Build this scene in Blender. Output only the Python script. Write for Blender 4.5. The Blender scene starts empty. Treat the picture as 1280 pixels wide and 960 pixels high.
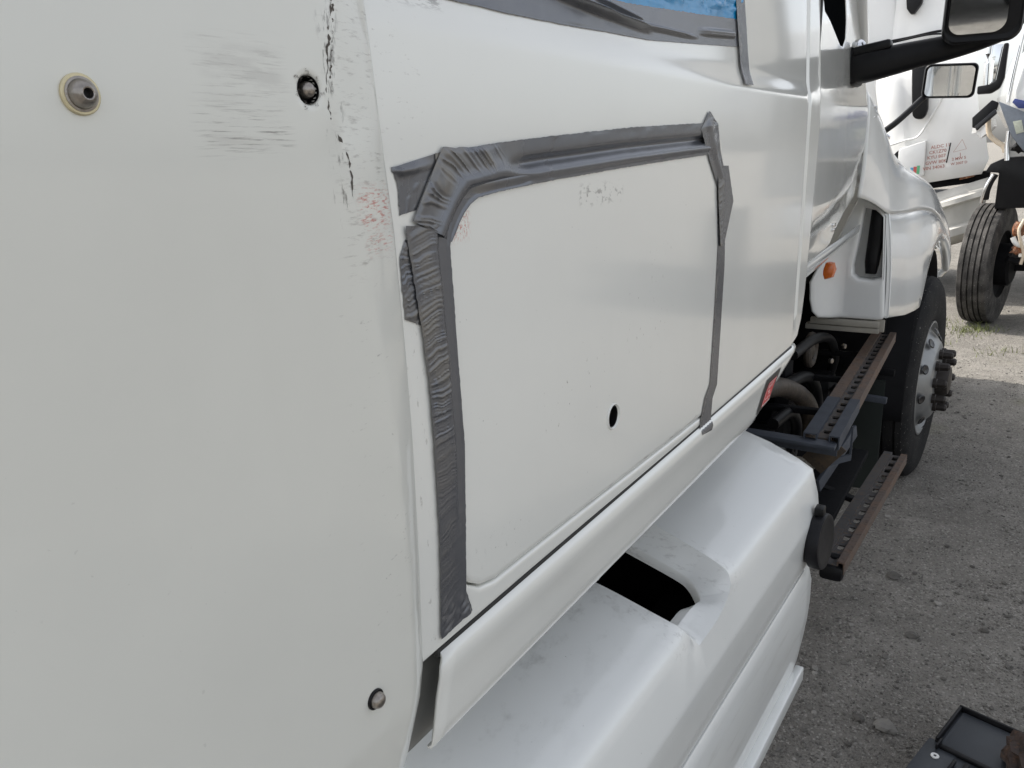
import bpy, bmesh, math, random
import numpy as np
from mathutils import Vector, Matrix
from mathutils.geometry import delaunay_2d_cdt

random.seed(7)
rng = np.random.default_rng(11)
C = bpy.context.scene.collection
SC = bpy.context.scene

# ------------------------------------------------------------------ camera, sky, sun, exposure
cam = bpy.data.cameras.new('camera')
cam.sensor_width = 36.0
cam.lens = 965.0 / 1280.0 * 36.0
cam.clip_start = 0.02
cam.clip_end = 2000.0
cam_ob = bpy.data.objects.new('camera', cam)
C.objects.link(cam_ob)
R = ((0.84061619, 0.12047876, -0.52806182), (0.54033075, -0.25405622, 0.80218334), (-0.03751133, -0.95965635, -0.27866215))
M4 = Matrix.Identity(4)
for i in range(3):
    M4[i][0] = R[i][0]; M4[i][1] = -R[i][1]; M4[i][2] = -R[i][2]
M4.translation = Vector((0, 0, 1.7))
cam_ob.matrix_world = M4
SC.camera = cam_ob

SUN_EL, SUN_AZ = math.radians(50), math.radians(274)      # azimuth clockwise from +Y: the sun stands beyond the truck
world = bpy.data.worlds.new('World'); SC.world = world
world.use_nodes = True
wn = world.node_tree
sky = wn.nodes.new('ShaderNodeTexSky'); sky.sky_type = 'NISHITA'; sky.sun_disc = False
sky.sun_elevation = SUN_EL; sky.sun_rotation = SUN_AZ
sky.dust_density = 3.0; sky.air_density = 1.0; sky.ozone_density = 1.0
hs = wn.nodes.new('ShaderNodeHueSaturation'); hs.inputs['Saturation'].default_value = 0.27
wn.links.new(sky.outputs[0], hs.inputs['Color'])
wn.links.new(hs.outputs[0], wn.nodes['Background'].inputs[0])
wn.nodes['Background'].inputs[1].default_value = 0.15
sun = bpy.data.lights.new('sun', 'SUN'); sun.energy = 2.5; sun.angle = math.radians(0.5); sun.color = (1, .95, .87)
sun_ob = bpy.data.objects.new('sun', sun); C.objects.link(sun_ob)
sd = Vector((math.sin(SUN_AZ) * math.cos(SUN_EL), math.cos(SUN_AZ) * math.cos(SUN_EL), math.sin(SUN_EL)))
sun_ob.rotation_euler = sd.to_track_quat('Z', 'Y').to_euler()
sun_ob.location = sd * 30
SC.view_settings.view_transform = 'Standard'; SC.view_settings.look = 'None'
SC.view_settings.gamma = 1.0; SC.view_settings.use_curve_mapping = False
SC.view_settings.exposure = 1.04

# ------------------------------------------------------------------ material helpers
def newmat(name):
    m = bpy.data.materials.new(name); m.use_nodes = True
    nt = m.node_tree
    return m, nt, nt.nodes['Principled BSDF']

def N(nt, t, **kw):
    n = nt.nodes.new(t)
    for k, v in kw.items():
        if k in n.inputs.keys(): n.inputs[k].default_value = v
        else: setattr(n, k, v)
    return n

def math_(nt, op, a, b=None, c=None, clamp=False):
    n = nt.nodes.new('ShaderNodeMath'); n.operation = op; n.use_clamp = clamp
    for i, v in enumerate((a, b, c)):
        if v is None: continue
        if isinstance(v, (int, float)): n.inputs[i].default_value = v
        else: nt.links.new(v, n.inputs[i])
    return n.outputs[0]

def mixcol(nt, fac, a, b, mode='MIX'):
    n = nt.nodes.new('ShaderNodeMix'); n.data_type = 'RGBA'; n.blend_type = mode
    for sock, v in ((n.inputs[0], fac), (n.inputs[6], a), (n.inputs[7], b)):
        if isinstance(v, (int, float)): sock.default_value = v
        elif isinstance(v, tuple): sock.default_value = (*v, 1) if len(v) == 3 else v
        else: nt.links.new(v, sock)
    return n.outputs[2]

def ramp(nt, v, lo, hi):
    n = nt.nodes.new('ShaderNodeMapRange'); n.interpolation_type = 'SMOOTHSTEP'
    n.inputs[1].default_value = lo; n.inputs[2].default_value = hi
    nt.links.new(v, n.inputs[0]); return n.outputs[0]

def coords(nt, scale=(1, 1, 1), loc=(0, 0, 0)):
    tc = nt.nodes.new('ShaderNodeTexCoord'); mp = nt.nodes.new('ShaderNodeMapping')
    mp.inputs['Scale'].default_value = scale; mp.inputs['Location'].default_value = loc
    nt.links.new(tc.outputs['Object'], mp.inputs['Vector']); return mp.outputs[0]

def noise_(nt, scale, detail=3, vec=None, rough=.55):
    n = N(nt, 'ShaderNodeTexNoise', Scale=scale, Detail=detail, Roughness=rough)
    nt.links.new(vec if vec is not None else coords(nt), n.inputs['Vector']); return n.outputs['Fac']

def simple(name, col, rough=.5, metal=0.0, var=.15, vscale=40, bump=0.0, bscale=200, coat=0.0, spec=.5):
    m, nt, b = newmat(name)
    f = noise_(nt, vscale, 4)
    dark = tuple(max(0, c * (1 - var)) for c in col); lite = tuple(min(1, c * (1 + var)) for c in col)
    nt.links.new(mixcol(nt, f, dark, lite), b.inputs['Base Color'])
    b.inputs['Roughness'].default_value = rough; b.inputs['Metallic'].default_value = metal
    b.inputs['Coat Weight'].default_value = coat; b.inputs['Coat Roughness'].default_value = .06
    b.inputs['Specular IOR Level'].default_value = spec
    if bump:
        bn = N(nt, 'ShaderNodeBump', Strength=bump, Distance=.002)
        nt.links.new(noise_(nt, bscale, 3), bn.inputs['Height']); nt.links.new(bn.outputs[0], b.inputs['Normal'])
    return m

def region(nt, y0, y1, z0, z1, s=.02):
    """soft box in the truck's own side plane"""
    tc = nt.nodes.new('ShaderNodeTexCoord'); sp = nt.nodes.new('ShaderNodeSeparateXYZ')
    nt.links.new(tc.outputs['Object'], sp.inputs[0])
    y, z = sp.outputs[1], sp.outputs[2]
    a = math_(nt, 'MULTIPLY', ramp(nt, y, y0 - s, y0 + s), ramp(nt, y, y1 + s, y1 - s))
    b = math_(nt, 'MULTIPLY', ramp(nt, z, z0 - s, z0 + s), ramp(nt, z, z1 + s, z1 - s))
    return math_(nt, 'MULTIPLY', a, b)

def paint(name, col, rough, coat, marks=(), speck=.35, wave=0.0, grime=.05):
    """vehicle paint: faint cloudy film, sparse chips, and marks = (box, noise scale, lo, hi, colour, strength)"""
    m, nt, b = newmat(name)
    cl = noise_(nt, 3.0, 4)
    base = mixcol(nt, cl, tuple(c * (1 - grime) for c in col), tuple(min(1, c * (1 + grime)) for c in col))
    st = noise_(nt, 1.0, 5, coords(nt, (18, 18, 2.2)))
    base = mixcol(nt, math_(nt, 'MULTIPLY', ramp(nt, st, .56, .9), .05), base, (.45, .44, .40))
    if speck:
        sp = noise_(nt, 210, 2); sel = noise_(nt, 9, 2)
        f = math_(nt, 'MULTIPLY', ramp(nt, sp, .735, .76), ramp(nt, sel, .52, .62))
        base = mixcol(nt, math_(nt, 'MULTIPLY', f, speck), base, (.10, .09, .08))
    for (box, sc, lo, hi, mc, stg) in marks:
        n1 = noise_(nt, 1.0, 6, coords(nt, sc), .65)
        f = math_(nt, 'MULTIPLY', ramp(nt, n1, lo, hi), region(nt, *box))
        base = mixcol(nt, math_(nt, 'MULTIPLY', f, stg), base, mc)
    nt.links.new(base, b.inputs['Base Color'])
    nt.links.new(math_(nt, 'MULTIPLY_ADD', noise_(nt, 6, 2), .08, rough - .04), b.inputs['Roughness'])
    b.inputs['Coat Weight'].default_value = coat; b.inputs['Coat Roughness'].default_value = .07
    bn = N(nt, 'ShaderNodeBump', Strength=.03, Distance=.0006)
    nt.links.new(noise_(nt, 500, 1), bn.inputs['Height'])
    last = bn
    if wave:
        b2 = N(nt, 'ShaderNodeBump', Strength=wave, Distance=.01)
        nt.links.new(noise_(nt, 5, 1), b2.inputs['Height']); nt.links.new(bn.outputs[0], b2.inputs['Normal']); last = b2
    nt.links.new(last.outputs[0], b.inputs['Normal'])
    nt.links.new(last.outputs[0], b.inputs['Coat Normal'])
    return m

WHITE = (.775, .778, .742)
dirt, redm, dirt2 = (.10, .085, .075), (.50, .12, .09), (.20, .175, .155)
mat_fairing = paint('fairing_white', (.70, .700, .652), .34, .8, wave=.06, grime=.08, marks=[
    ((.300, .366, 1.735, 1.775, .010), (30, 28, 420), .50, .72, dirt2, .42),
    ((.304, .364, 1.742, 1.772, .008), (30, 16, 90), .45, .72, (.36, .34, .32), .3),
    ((.306, .362, 1.716, 1.73, .007), (30, 14, 150), .45, .70, (.36, .33, .31), .35),
    ((.297, .366, 1.712, 1.735, .008), (30, 26, 640), .52, .66, dirt, .75),
    ((.405, .470, 1.62, 1.84, .012), (60, 60, 330), .52, .74, dirt2, .55),
    ((.400, .418, 1.66, 1.84, .005), (60, 190, 60), .54, .66, (.09, .08, .07), .7),
    ((.424, .468, 1.655, 1.684, .006), (60, 120, 620), .50, .62, redm, .75),
    ((.430, .470, 1.635, 1.65, .006), (60, 120, 620), .51, .63, redm, .6),
    ((.40, .47, 1.30, 1.62, .03), (60, 90, 240), .62, .74, dirt, .45)], speck=.12)
mat_paint = paint('sleeper_white', WHITE, .20, 1.0, wave=.07, speck=.12, marks=[
    ((.46, .52, 1.72, 1.83, .02), (60, 90, 240), .60, .74, dirt2, .5),
    ((.46, .56, 1.822, 1.834, .006), (60, 60, 260), .46, .58, dirt, .6),
    ((.478, .50, 1.26, 1.58, .006), (60, 120, 60), .60, .68, dirt2, .4)])
mat_door = paint('baggage_door_white', (.755, .760, .725), .22, .95, wave=.05, marks=[
    ((.545, .575, 1.635, 1.668, .008), (60, 420, 330), .48, .60, redm, .8),
    ((.79, .90, 1.648, 1.668, .007), (60, 70, 110), .52, .60, (.25, .25, .24), .75),
    ((.93, 1.07, 1.45, 1.58, .03), (60, 140, 90), .63, .70, (.16, .14, .12), .7),
    ((.70, .86, 1.40, 1.46, .03), (60, 160, 90), .66, .70, (.16, .14, .12), .8),
    ((.56, .66, 1.30, 1.33, .015), (60, 120, 90), .62, .70, (.3, .3, .28), .6),
    ((.60, 1.27, 1.262, 1.276, .003), (60, 30, 300), .50, .60, (.2, .18, .16), .5)], speck=.5)
mat_tank = paint('tank_fairing_white', (.77, .780, .760), .34, .6, grime=.03, marks=[
    ((.6, 1.27, .985, 1.08, .03), (26, 20, 60), .50, .78, (.26, .25, .23), .5),
    ((1.0, 1.30, .93, 1.03, .02), (40, 70, 120), .52, .72, (.30, .29, .27), .4),
    ((.3, 1.9, .40, .70, .05), (8, 5, 30), .50, .80, (.42, .40, .36), .4)], speck=.6)
mat_fender = paint('fender_white', (.77, .78, .77), .21, .8, wave=.03)
mat_wreck = paint('wreck_white', (.72, .72, .71), .35, .4, wave=.25, grime=.07)
mat_wreck_dull = simple('dull_white_plastic', (.44, .43, .40), .6, var=.22, vscale=7, bump=.2, bscale=30)
mat_black = simple('black_plastic', (.007, .007, .008), .42, var=.3, bump=.15, bscale=400, spec=.22)
mat_blackgloss = simple('black_gloss', (.008, .008, .010), .25, var=.2)
mat_dark = simple('underbody_black', (.006, .006, .007), .7, spec=.12, var=.4, vscale=15, bump=.4, bscale=60)
mat_darkgrey = simple('grey_undercoat', (.085, .09, .085), .6, var=.25, vscale=12)
mat_step_grey = simple('galvanised_grey', (.060, .067, .082), .6, .1, spec=.25, var=.3, vscale=30, bump=.3, bscale=150)
mat_steel = simple('dull_steel', (.30, .275, .25), .30, .9, var=.45, vscale=220, bump=.2, bscale=500)
mat_steel_dark = simple('dark_steel', (.035, .030, .027), .5, .3, spec=.3, var=.4, vscale=150)
mat_brass = simple('yellow_washer', (.62, .55, .36), .4, .35, var=.15, vscale=150)
mat_chrome = simple('chrome', (.75, .76, .78), .12, 1.0, var=.05)
mat_alloy = simple('wheel_alloy', (.25, .255, .255), .38, .55, var=.18, vscale=25)
mat_rubber_gap = simple('rubber_and_gap_black', (.02, .02, .02), .6, var=.3)
mat_orange = simple('amber_lens', (.75, .17, .03), .18, var=.2, vscale=60, coat=.6, bump=.5, bscale=90)
mat_panelgrey = simple('greenish_panel', (.022, .026, .024), .7, var=.2, vscale=8, spec=.12)
mat_case = simple('dark_slate_plastic', (.038, .043, .050), .5, var=.2, vscale=12, bump=.3, bscale=300)
mat_beige = simple('beige_hose', (.62, .52, .40), .45, var=.2)
mat_white_pl = simple('white_washer', (.70, .70, .68), .4, var=.1)
mat_greypanel = simple('grey_sheet_metal', (.16, .18, .21), .45, .3, var=.2)
mat_sticker_black = simple('sticker_black', (.018, .018, .02), .4)
mat_sticker_red = simple('sticker_red', (.58, .04, .045), .35, var=.25, vscale=120)
mat_sticker_pink = simple('sticker_pink', (.85, .60, .58), .4, var=.2, vscale=200)
mat_text = simple('door_lettering', (.36, .17, .14), .5, var=.2)
mat_decal_b = simple('decal_blue', (.10, .32, .50), .4); mat_decal_r = simple('decal_red', (.55, .10, .09), .4); mat_decal_g = simple('decal_green', (.10, .38, .20), .4)

mat_cap = simple('cap_black', (.008, .008, .010), .45, var=.2, bump=.1, spec=.25)
def rusty(name, a, b_, c_, rough=.75):
    m, nt, b = newmat(name)
    f = noise_(nt, 14, 6); g = noise_(nt, 70, 4)
    col = mixcol(nt, ramp(nt, f, .35, .65), a, b_)
    col = mixcol(nt, ramp(nt, g, .5, .7), col, c_)
    nt.links.new(col, b.inputs['Base Color']); b.inputs['Roughness'].default_value = rough
    bn = N(nt, 'ShaderNodeBump', Strength=.5, Distance=.003)
    nt.links.new(g, bn.inputs['Height']); nt.links.new(bn.outputs[0], b.inputs['Normal'])
    return m
mat_hose = simple('black_hose', (.004, .004, .005), .5, var=.3, spec=.2)
mat_rust = rusty('rusted_step', (.135, .085, .058), (.105, .08, .066), (.07, .045, .033))
mat_oldsteel = rusty('old_step_steel', (.075, .066, .06), (.055, .052, .052), (.095, .065, .045))
mat_rust2 = rusty('raw_rust', (.36, .13, .05), (.16, .07, .04), (.50, .30, .18))
mat_pipe = rusty('heat_stained_pipe', (.055, .041, .029), (.03, .025, .021), (.075, .058, .043), .6)
mat_rustplate = rusty('rust_bracket', (.085, .058, .034), (.05, .038, .028), (.04, .03, .025))

def tape_mat():
    m, nt, b = newmat('duct_tape_grey')
    at = nt.nodes.new('ShaderNodeAttribute'); at.attribute_name = 'wear'
    g = noise_(nt, 60, 4); fine = noise_(nt, 900, 2)
    col = mixcol(nt, g, (.125, .131, .147), (.158, .165, .183))
    col = mixcol(nt, math_(nt, 'MULTIPLY', fine, .15), col, (.12, .12, .14))
    wn_ = noise_(nt, 30, 5)
    w = math_(nt, 'MULTIPLY', at.outputs['Fac'], ramp(nt, wn_, .28, .62))
    col = mixcol(nt, math_(nt, 'MULTIPLY', w, .65), col, (.27, .245, .20))
    nt.links.new(col, b.inputs['Base Color'])
    b.inputs['Metallic'].default_value = .55
    nt.links.new(math_(nt, 'MULTIPLY_ADD', w, .25, .25), b.inputs['Roughness'])
    bn = N(nt, 'ShaderNodeBump', Strength=.12, Distance=.0006)
    nt.links.new(noise_(nt, 700, 2), bn.inputs['Height']); nt.links.new(bn.outputs[0], b.inputs['Normal'])
    return m
mat_tape = tape_mat()
mat_film = simple('blue_film', (.006, .24, .52), .16, var=.35, vscale=25, spec=.35)

def mirror_mat(name, col=(.82, .84, .85)):
    m, nt, b = newmat(name)
    b.inputs['Base Color'].default_value = (*col, 1); b.inputs['Metallic'].default_value = 1
    nt.links.new(math_(nt, 'MULTIPLY_ADD', noise_(nt, 40, 4), .05, .0), b.inputs['Roughness'])
    return m
mat_mirror = mirror_mat('mirror_silver')
mat_glass = simple('dark_cab_glass', (.004, .0045, .005), .6, var=.1, spec=0)
mat_void = simple('deep_shade_black', (.002, .002, .002), .9, spec=.0)  # shade inside openings and underbody put into a near-black colour

def tyre_mat(name, base, dust, amount):
    m, nt, b = newmat(name)
    f = noise_(nt, 9, 5); g = noise_(nt, 120, 3)
    col = mixcol(nt, math_(nt, 'MULTIPLY', ramp(nt, f, .3, .75), amount), base, dust)
    col = mixcol(nt, math_(nt, 'MULTIPLY', ramp(nt, g, .66, .72), amount), col, (.45, .43, .40))
    nt.links.new(col, b.inputs['Base Color']); b.inputs['Roughness'].default_value = .8; b.inputs['Specular IOR Level'].default_value = .15
    bn = N(nt, 'ShaderNodeBump', Strength=.4, Distance=.004)
    nt.links.new(noise_(nt, 45, 4), bn.inputs['Height']); nt.links.new(bn.outputs[0], b.inputs['Normal'])
    return m
mat_tyre = tyre_mat('tyre_black', (.010, .010, .011), (.035, .034, .032), .45)
mat_tyre_dusty = tyre_mat('tyre_dusty', (.028, .027, .026), (.10, .094, .088), .9)

def ground_mat():
    m, nt, b = newmat('crushed_stone')
    big = noise_(nt, .55, 5); mid = noise_(nt, 5, 6, None, .65); fine = noise_(nt, 70, 7, None, .72)
    col = mixcol(nt, ramp(nt, big, .3, .7), (.190, .178, .160), (.242, .228, .204))
    col = mixcol(nt, math_(nt, 'MULTIPLY', ramp(nt, mid, .42, .70), .6), col, (.325, .306, .275))
    col = mixcol(nt, math_(nt, 'MULTIPLY', ramp(nt, fine, .47, .32), .5), col, (.12, .106, .088))
    v = N(nt, 'ShaderNodeTexVoronoi', Scale=150); nt.links.new(coords(nt), v.inputs['Vector'])
    hv = N(nt, 'ShaderNodeSeparateColor'); nt.links.new(v.outputs['Color'], hv.inputs[0])
    col = mixcol(nt, math_(nt, 'MULTIPLY', ramp(nt, hv.outputs[0], .86, .9), .6), col, (.10, .092, .082))
    col = mixcol(nt, math_(nt, 'MULTIPLY', ramp(nt, hv.outputs[1], .88, .94), .5), col, (.46, .44, .40))
    moss = math_(nt, 'MULTIPLY', ramp(nt, noise_(nt, 1.3, 5), .60, .72), .35)
    col = mixcol(nt, moss, col, (.17, .165, .10))
    nt.links.new(col, b.inputs['Base Color']); b.inputs['Roughness'].default_value = .95
    b.inputs['Specular IOR Level'].default_value = .2
    h = math_(nt, 'ADD', math_(nt, 'MULTIPLY', fine, .7), math_(nt, 'MULTIPLY', v.outputs['Distance'], -.6))
    bn = N(nt, 'ShaderNodeBump', Strength=1.0, Distance=.012)
    nt.links.new(h, bn.inputs['Height'])
    b2 = N(nt, 'ShaderNodeBump', Strength=.6, Distance=.06)
    nt.links.new(mid, b2.inputs['Height']); nt.links.new(bn.outputs[0], b2.inputs['Normal'])
    nt.links.new(b2.outputs[0], b.inputs['Normal'])
    return m
mat_ground = ground_mat()
def stone_mat():
    m, nt, b = newmat('loose_stone')
    at = nt.nodes.new('ShaderNodeAttribute'); at.attribute_name = 'tone'
    col = mixcol(nt, at.outputs['Fac'], (.070, .065, .058), (.34, .325, .295))
    nt.links.new(mixcol(nt, noise_(nt, 90, 4), mixcol(nt, .5, col, (.1, .09, .08)), col), b.inputs['Base Color'])
    b.inputs['Roughness'].default_value = .9
    return m
mat_stone = stone_mat()
mat_grass = simple('dry_grass', (.13, .15, .045), .7, var=.5, vscale=20)

# ------------------------------------------------------------------ object helpers
def mk(name, verts, faces, mat, parent=None, smooth=True, angle=32, attrs=None, mats=None, mat_idx=None):
    me = bpy.data.meshes.new(name)
    me.from_pydata([tuple(v) for v in verts], [], [tuple(f) for f in faces])
    for mm in (mats or [mat]): me.materials.append(mm)
    if mat_idx is not None: me.polygons.foreach_set('material_index', np.array(mat_idx, dtype=np.int32))
    if smooth:
        me.polygons.foreach_set('use_smooth', np.ones(len(me.polygons), dtype=bool))
        me.set_sharp_from_angle(angle=math.radians(angle))
    for k, vals in (attrs or {}).items():
        a = me.attributes.new(k, 'FLOAT', 'POINT'); a.data.foreach_set('value', np.array(vals, dtype=np.float32))
    me.update()
    o = bpy.data.objects.new(name, me); C.objects.link(o)
    if parent is not None: adopt(o, parent)
    return o

def adopt(o, parent):
    o.parent = parent
    top = parent
    off = Vector(parent.location)
    while top.parent is not None:
        top = top.parent; off = off + Vector(top.location) if top.parent is None else off
    if parent.type == 'EMPTY' and parent.parent is None:
        o.matrix_parent_inverse = Matrix.Translation(-Vector(parent.location))

def thing(name, label, cat, loc=(0, 0, 0), group=None):
    o = bpy.data.objects.new(name, None); o.empty_display_size = .2; C.objects.link(o); o.location = loc
    o['label'] = label; o['category'] = cat
    if group: o['group'] = group
    return o

def tag(o, label, cat, group=None):
    o['label'] = label; o['category'] = cat
    if group: o['group'] = group
    return o

def bm_obj(name, bm, mat, parent=None, angle=32, bevel=0.0, mats=None):
    if bevel:
        es = [e for e in bm.edges if len(e.link_faces) == 2 and e.calc_face_angle(0) > .5]
        bmesh.ops.bevel(bm, geom=es, offset=bevel, segments=2, profile=.5, affect='EDGES')
    bmesh.ops.recalc_face_normals(bm, faces=bm.faces)
    me = bpy.data.meshes.new(name); bm.to_mesh(me); bm.free()
    for mm in (mats or [mat]): me.materials.append(mm)
    me.polygons.foreach_set('use_smooth', np.ones(len(me.polygons), dtype=bool))
    me.set_sharp_from_angle(angle=math.radians(angle))
    o = bpy.data.objects.new(name, me); C.objects.link(o)
    if parent is not None: adopt(o, parent)
    return o

def add_box(bm, c, s, rot=None):
    r = bmesh.ops.create_cube(bm, size=1.0)
    mt = Matrix.Translation(Vector(c)) @ (rot.to_4x4() if rot else Matrix.Identity(4)) @ Matrix.Diagonal((*s, 1))
    bmesh.ops.transform(bm, matrix=mt, verts=r['verts'])

def box(name, c, s, mat, parent, rot=None, bevel=.004):
    bm = bmesh.new(); add_box(bm, c, s, rot); return bm_obj(name, bm, mat, parent, bevel=bevel)

def add_beam(bm, a, b, w, h, up=Vector((0, 0, 1))):
    a, b = Vector(a), Vector(b); d = (b - a); L = d.length; d.normalize()
    s = d.cross(up).normalized(); u = s.cross(d)
    rot = Matrix((s, d, u)).transposed()
    add_box(bm, (a + b) / 2, (w, L, h), rot)

def beam(name, a, b, w, h, mat, parent, bevel=.003, up=Vector((0, 0, 1))):
    bm = bmesh.new(); add_beam(bm, a, b, w, h, up); return bm_obj(name, bm, mat, parent, bevel=bevel)

def lathe_vf(prof, axis_o, axis_d, seg=24, ref=None):
    """prof: (distance along the axis, radius)"""
    o, d = Vector(axis_o), Vector(axis_d).normalized()
    r = ref or (Vector((0, 0, 1)) if abs(d.z) < .95 else Vector((1, 0, 0))); u = (r - d * r.dot(d)).normalized(); v = d.cross(u)
    V, F = [], []
    for (t, rad) in prof:
        for k in range(seg):
            a = 2 * math.pi * k / seg
            V.append(o + d * t + (u * math.cos(a) + v * math.sin(a)) * rad)
    for i in range(len(prof) - 1):
        for k in range(seg):
            k2 = (k + 1) % seg
            F.append((i * seg + k, i * seg + k2, (i + 1) * seg + k2, (i + 1) * seg + k))
    return V, F

def lathe(name, prof, o, d, mat, parent, seg=24, angle=32):
    V, F = lathe_vf(prof, o, d, seg)
    ob = mk(name, V, F, mat, parent, angle=angle); fixn(ob); return ob

def fixn(o):
    bm = bmesh.new(); bm.from_mesh(o.data)
    bmesh.ops.remove_doubles(bm, verts=bm.verts, dist=1e-6)
    bmesh.ops.recalc_face_normals(bm, faces=bm.faces); bm.to_mesh(o.data); bm.free()

def join_vf(parts):
    V, F, MI = [], [], []
    for p in parts:
        b = len(V); V += list(p[0]); F += [tuple(i + b for i in f) for f in p[1]]
        MI += [p[2] if len(p) > 2 else 0] * len(p[1])
    return V, F, MI

def spline(pts, n):
    pts = [Vector(p) for p in pts]; out = []
    P = [pts[0] * 2 - pts[1]] + pts + [pts[-1] * 2 - pts[-2]]
    for i in range(1, len(P) - 2):
        p0, p1, p2, p3 = P[i - 1], P[i], P[i + 1], P[i + 2]
        for k in range(n):
            t = k / n
            out.append(.5 * ((2 * p1) + (p2 - p0) * t + (2 * p0 - 5 * p1 + 4 * p2 - p3) * t * t + (3 * p1 - p0 - 3 * p2 + p3) * t ** 3))
    out.append(pts[-1]); return out

def tube_vf(path, rad, seg=10, aspect=None, up=Vector((0, 0, 1))):
    V, F = [], []
    n = len(path)
    for i, p in enumerate(path):
        d = (path[min(i + 1, n - 1)] - path[max(i - 1, 0)]).normalized()
        s = d.cross(up)
        s = s.normalized() if s.length > 1e-4 else Vector((1, 0, 0)); u = s.cross(d)
        r = rad[i] if isinstance(rad, (list, tuple)) else rad
        rw, rh = (r if isinstance(r, tuple) else (r, r))
        for k in range(seg):
            a = 2 * math.pi * k / seg
            ca, sa = math.cos(a), math.sin(a)
            if aspect:  # squarish section
                e = aspect
                ca = math.copysign(abs(ca) ** e, ca); sa = math.copysign(abs(sa) ** e, sa)
            V.append(p + s * ca * rw + u * sa * rh)
    for i in range(n - 1):
        for k in range(seg):
            k2 = (k + 1) % seg
            F.append((i * seg + k, i * seg + k2, (i + 1) * seg + k2, (i + 1) * seg + k))
    F.append(tuple(range(seg))); F.append(tuple((n - 1) * seg + k for k in range(seg)))
    return V, F

def tube(name, pts, rad, mat, parent, seg=10, n=6, aspect=None, up=Vector((0, 0, 1))):
    path = spline(pts, n)
    if isinstance(rad, list):
        R_ = []
        for i in range(len(path)):
            t = i / (len(path) - 1) * (len(rad) - 1); k = min(int(t), len(rad) - 2); f = t - k
            a, b = rad[k], rad[k + 1]
            R_.append(tuple(a[j] * (1 - f) + b[j] * f for j in range(2)) if isinstance(a, tuple) else a * (1 - f) + b * f)
        rad = R_
    V, F = tube_vf(path, rad, seg, aspect, up)
    o = mk(name, V, F, mat, parent, angle=50); fixn(o); return o

def loft(name, sections, mat, parent, thick=0.0, angle=40, cap=False):
    n = len(sections[0]); V = [p for s in sections for p in s]; F = []
    for i in range(len(sections) - 1):
        for k in range(n - 1):
            a = i * n + k; F.append((a, a + 1, a + n + 1, a + n))
    if cap: F += [tuple(range(n)), tuple((len(sections) - 1) * n + k for k in range(n))]
    o = mk(name, V, F, mat, parent, angle=angle)
    if thick:
        md = o.modifiers.new('thickness', 'SOLIDIFY'); md.thickness = thick; md.offset = 0
    return o

# ---- sheet-metal panels with holes ------------------------------------------------
def offs(loop, d):
    """move a CCW loop outwards by d"""
    n = len(loop); out = []
    for i in range(n):
        a, b, c = np.array(loop[i - 1]), np.array(loop[i]), np.array(loop[(i + 1) % n])
        e1 = b - a; e2 = c - b
        n1 = np.array([e1[1], -e1[0]]) / (np.linalg.norm(e1) + 1e-12); n2 = np.array([e2[1], -e2[0]]) / (np.linalg.norm(e2) + 1e-12)
        m = n1 + n2; L = np.dot(m, m)
        m = m / max(L, .6) * 2 if L > 1e-9 else n1
        out.append(tuple(b + m * d))
    return out

def inside(P, loop):
    x, y = P[:, 0], P[:, 1]; r = np.zeros(len(P), bool); n = len(loop)
    for i in range(n):
        (x1, y1), (x2, y2) = loop[i], loop[(i + 1) % n]
        c = ((y1 > y) != (y2 > y)); 
        with np.errstate(divide='ignore', invalid='ignore'):
            xi = (x2 - x1) * (y - y1) / (y2 - y1 if y2 != y1 else 1e-12) + x1
        r ^= c & (x < xi)
    return r

def dist_loop(P, loop):
    d = np.full(len(P), 1e9); n = len(loop)
    for i in range(n):
        a, b = np.array(loop[i]), np.array(loop[(i + 1) % n]); ab = b - a; L = ab @ ab + 1e-15
        t = np.clip(((P - a) @ ab) / L, 0, 1); d = np.minimum(d, np.linalg.norm(P - (a + t[:, None] * ab), axis=1))
    return d

def ccw(loop):
    s = sum(loop[i - 1][0] * loop[i][1] - loop[i][0] * loop[i - 1][1] for i in range(len(loop)))
    return list(loop) if s > 0 else list(loop)[::-1]

def dense(loop, step):
    out = []
    for i in range(len(loop)):
        a, b = np.array(loop[i]), np.array(loop[(i + 1) % len(loop)])
        k = max(1, int(np.linalg.norm(b - a) / step))
        for j in range(k): out.append(tuple(a + (b - a) * j / k))
    return out

def rrect(u0, u1, v0, v1, r, n=6):
    r = r if isinstance(r, (list, tuple)) else [r] * 4
    out = []
    for (cx, cy, a0, q) in ((u1 - r[0], v0 + r[0], -90, r[0]), (u1 - r[1], v1 - r[1], 0, r[1]), (u0 + r[2], v1 - r[2], 90, r[2]), (u0 + r[3], v0 + r[3], 180, r[3])):
        for k in range(n + 1):
            a = math.radians(a0 + 90 * k / n); out.append((cx + q * math.cos(a), cy + q * math.sin(a)))
    return out

def circ(u, v, r, n=20, ru=None):
    return [(u + (ru or r) * math.cos(2 * math.pi * k / n), v + r * math.sin(2 * math.pi * k / n)) for k in range(n)]

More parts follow.
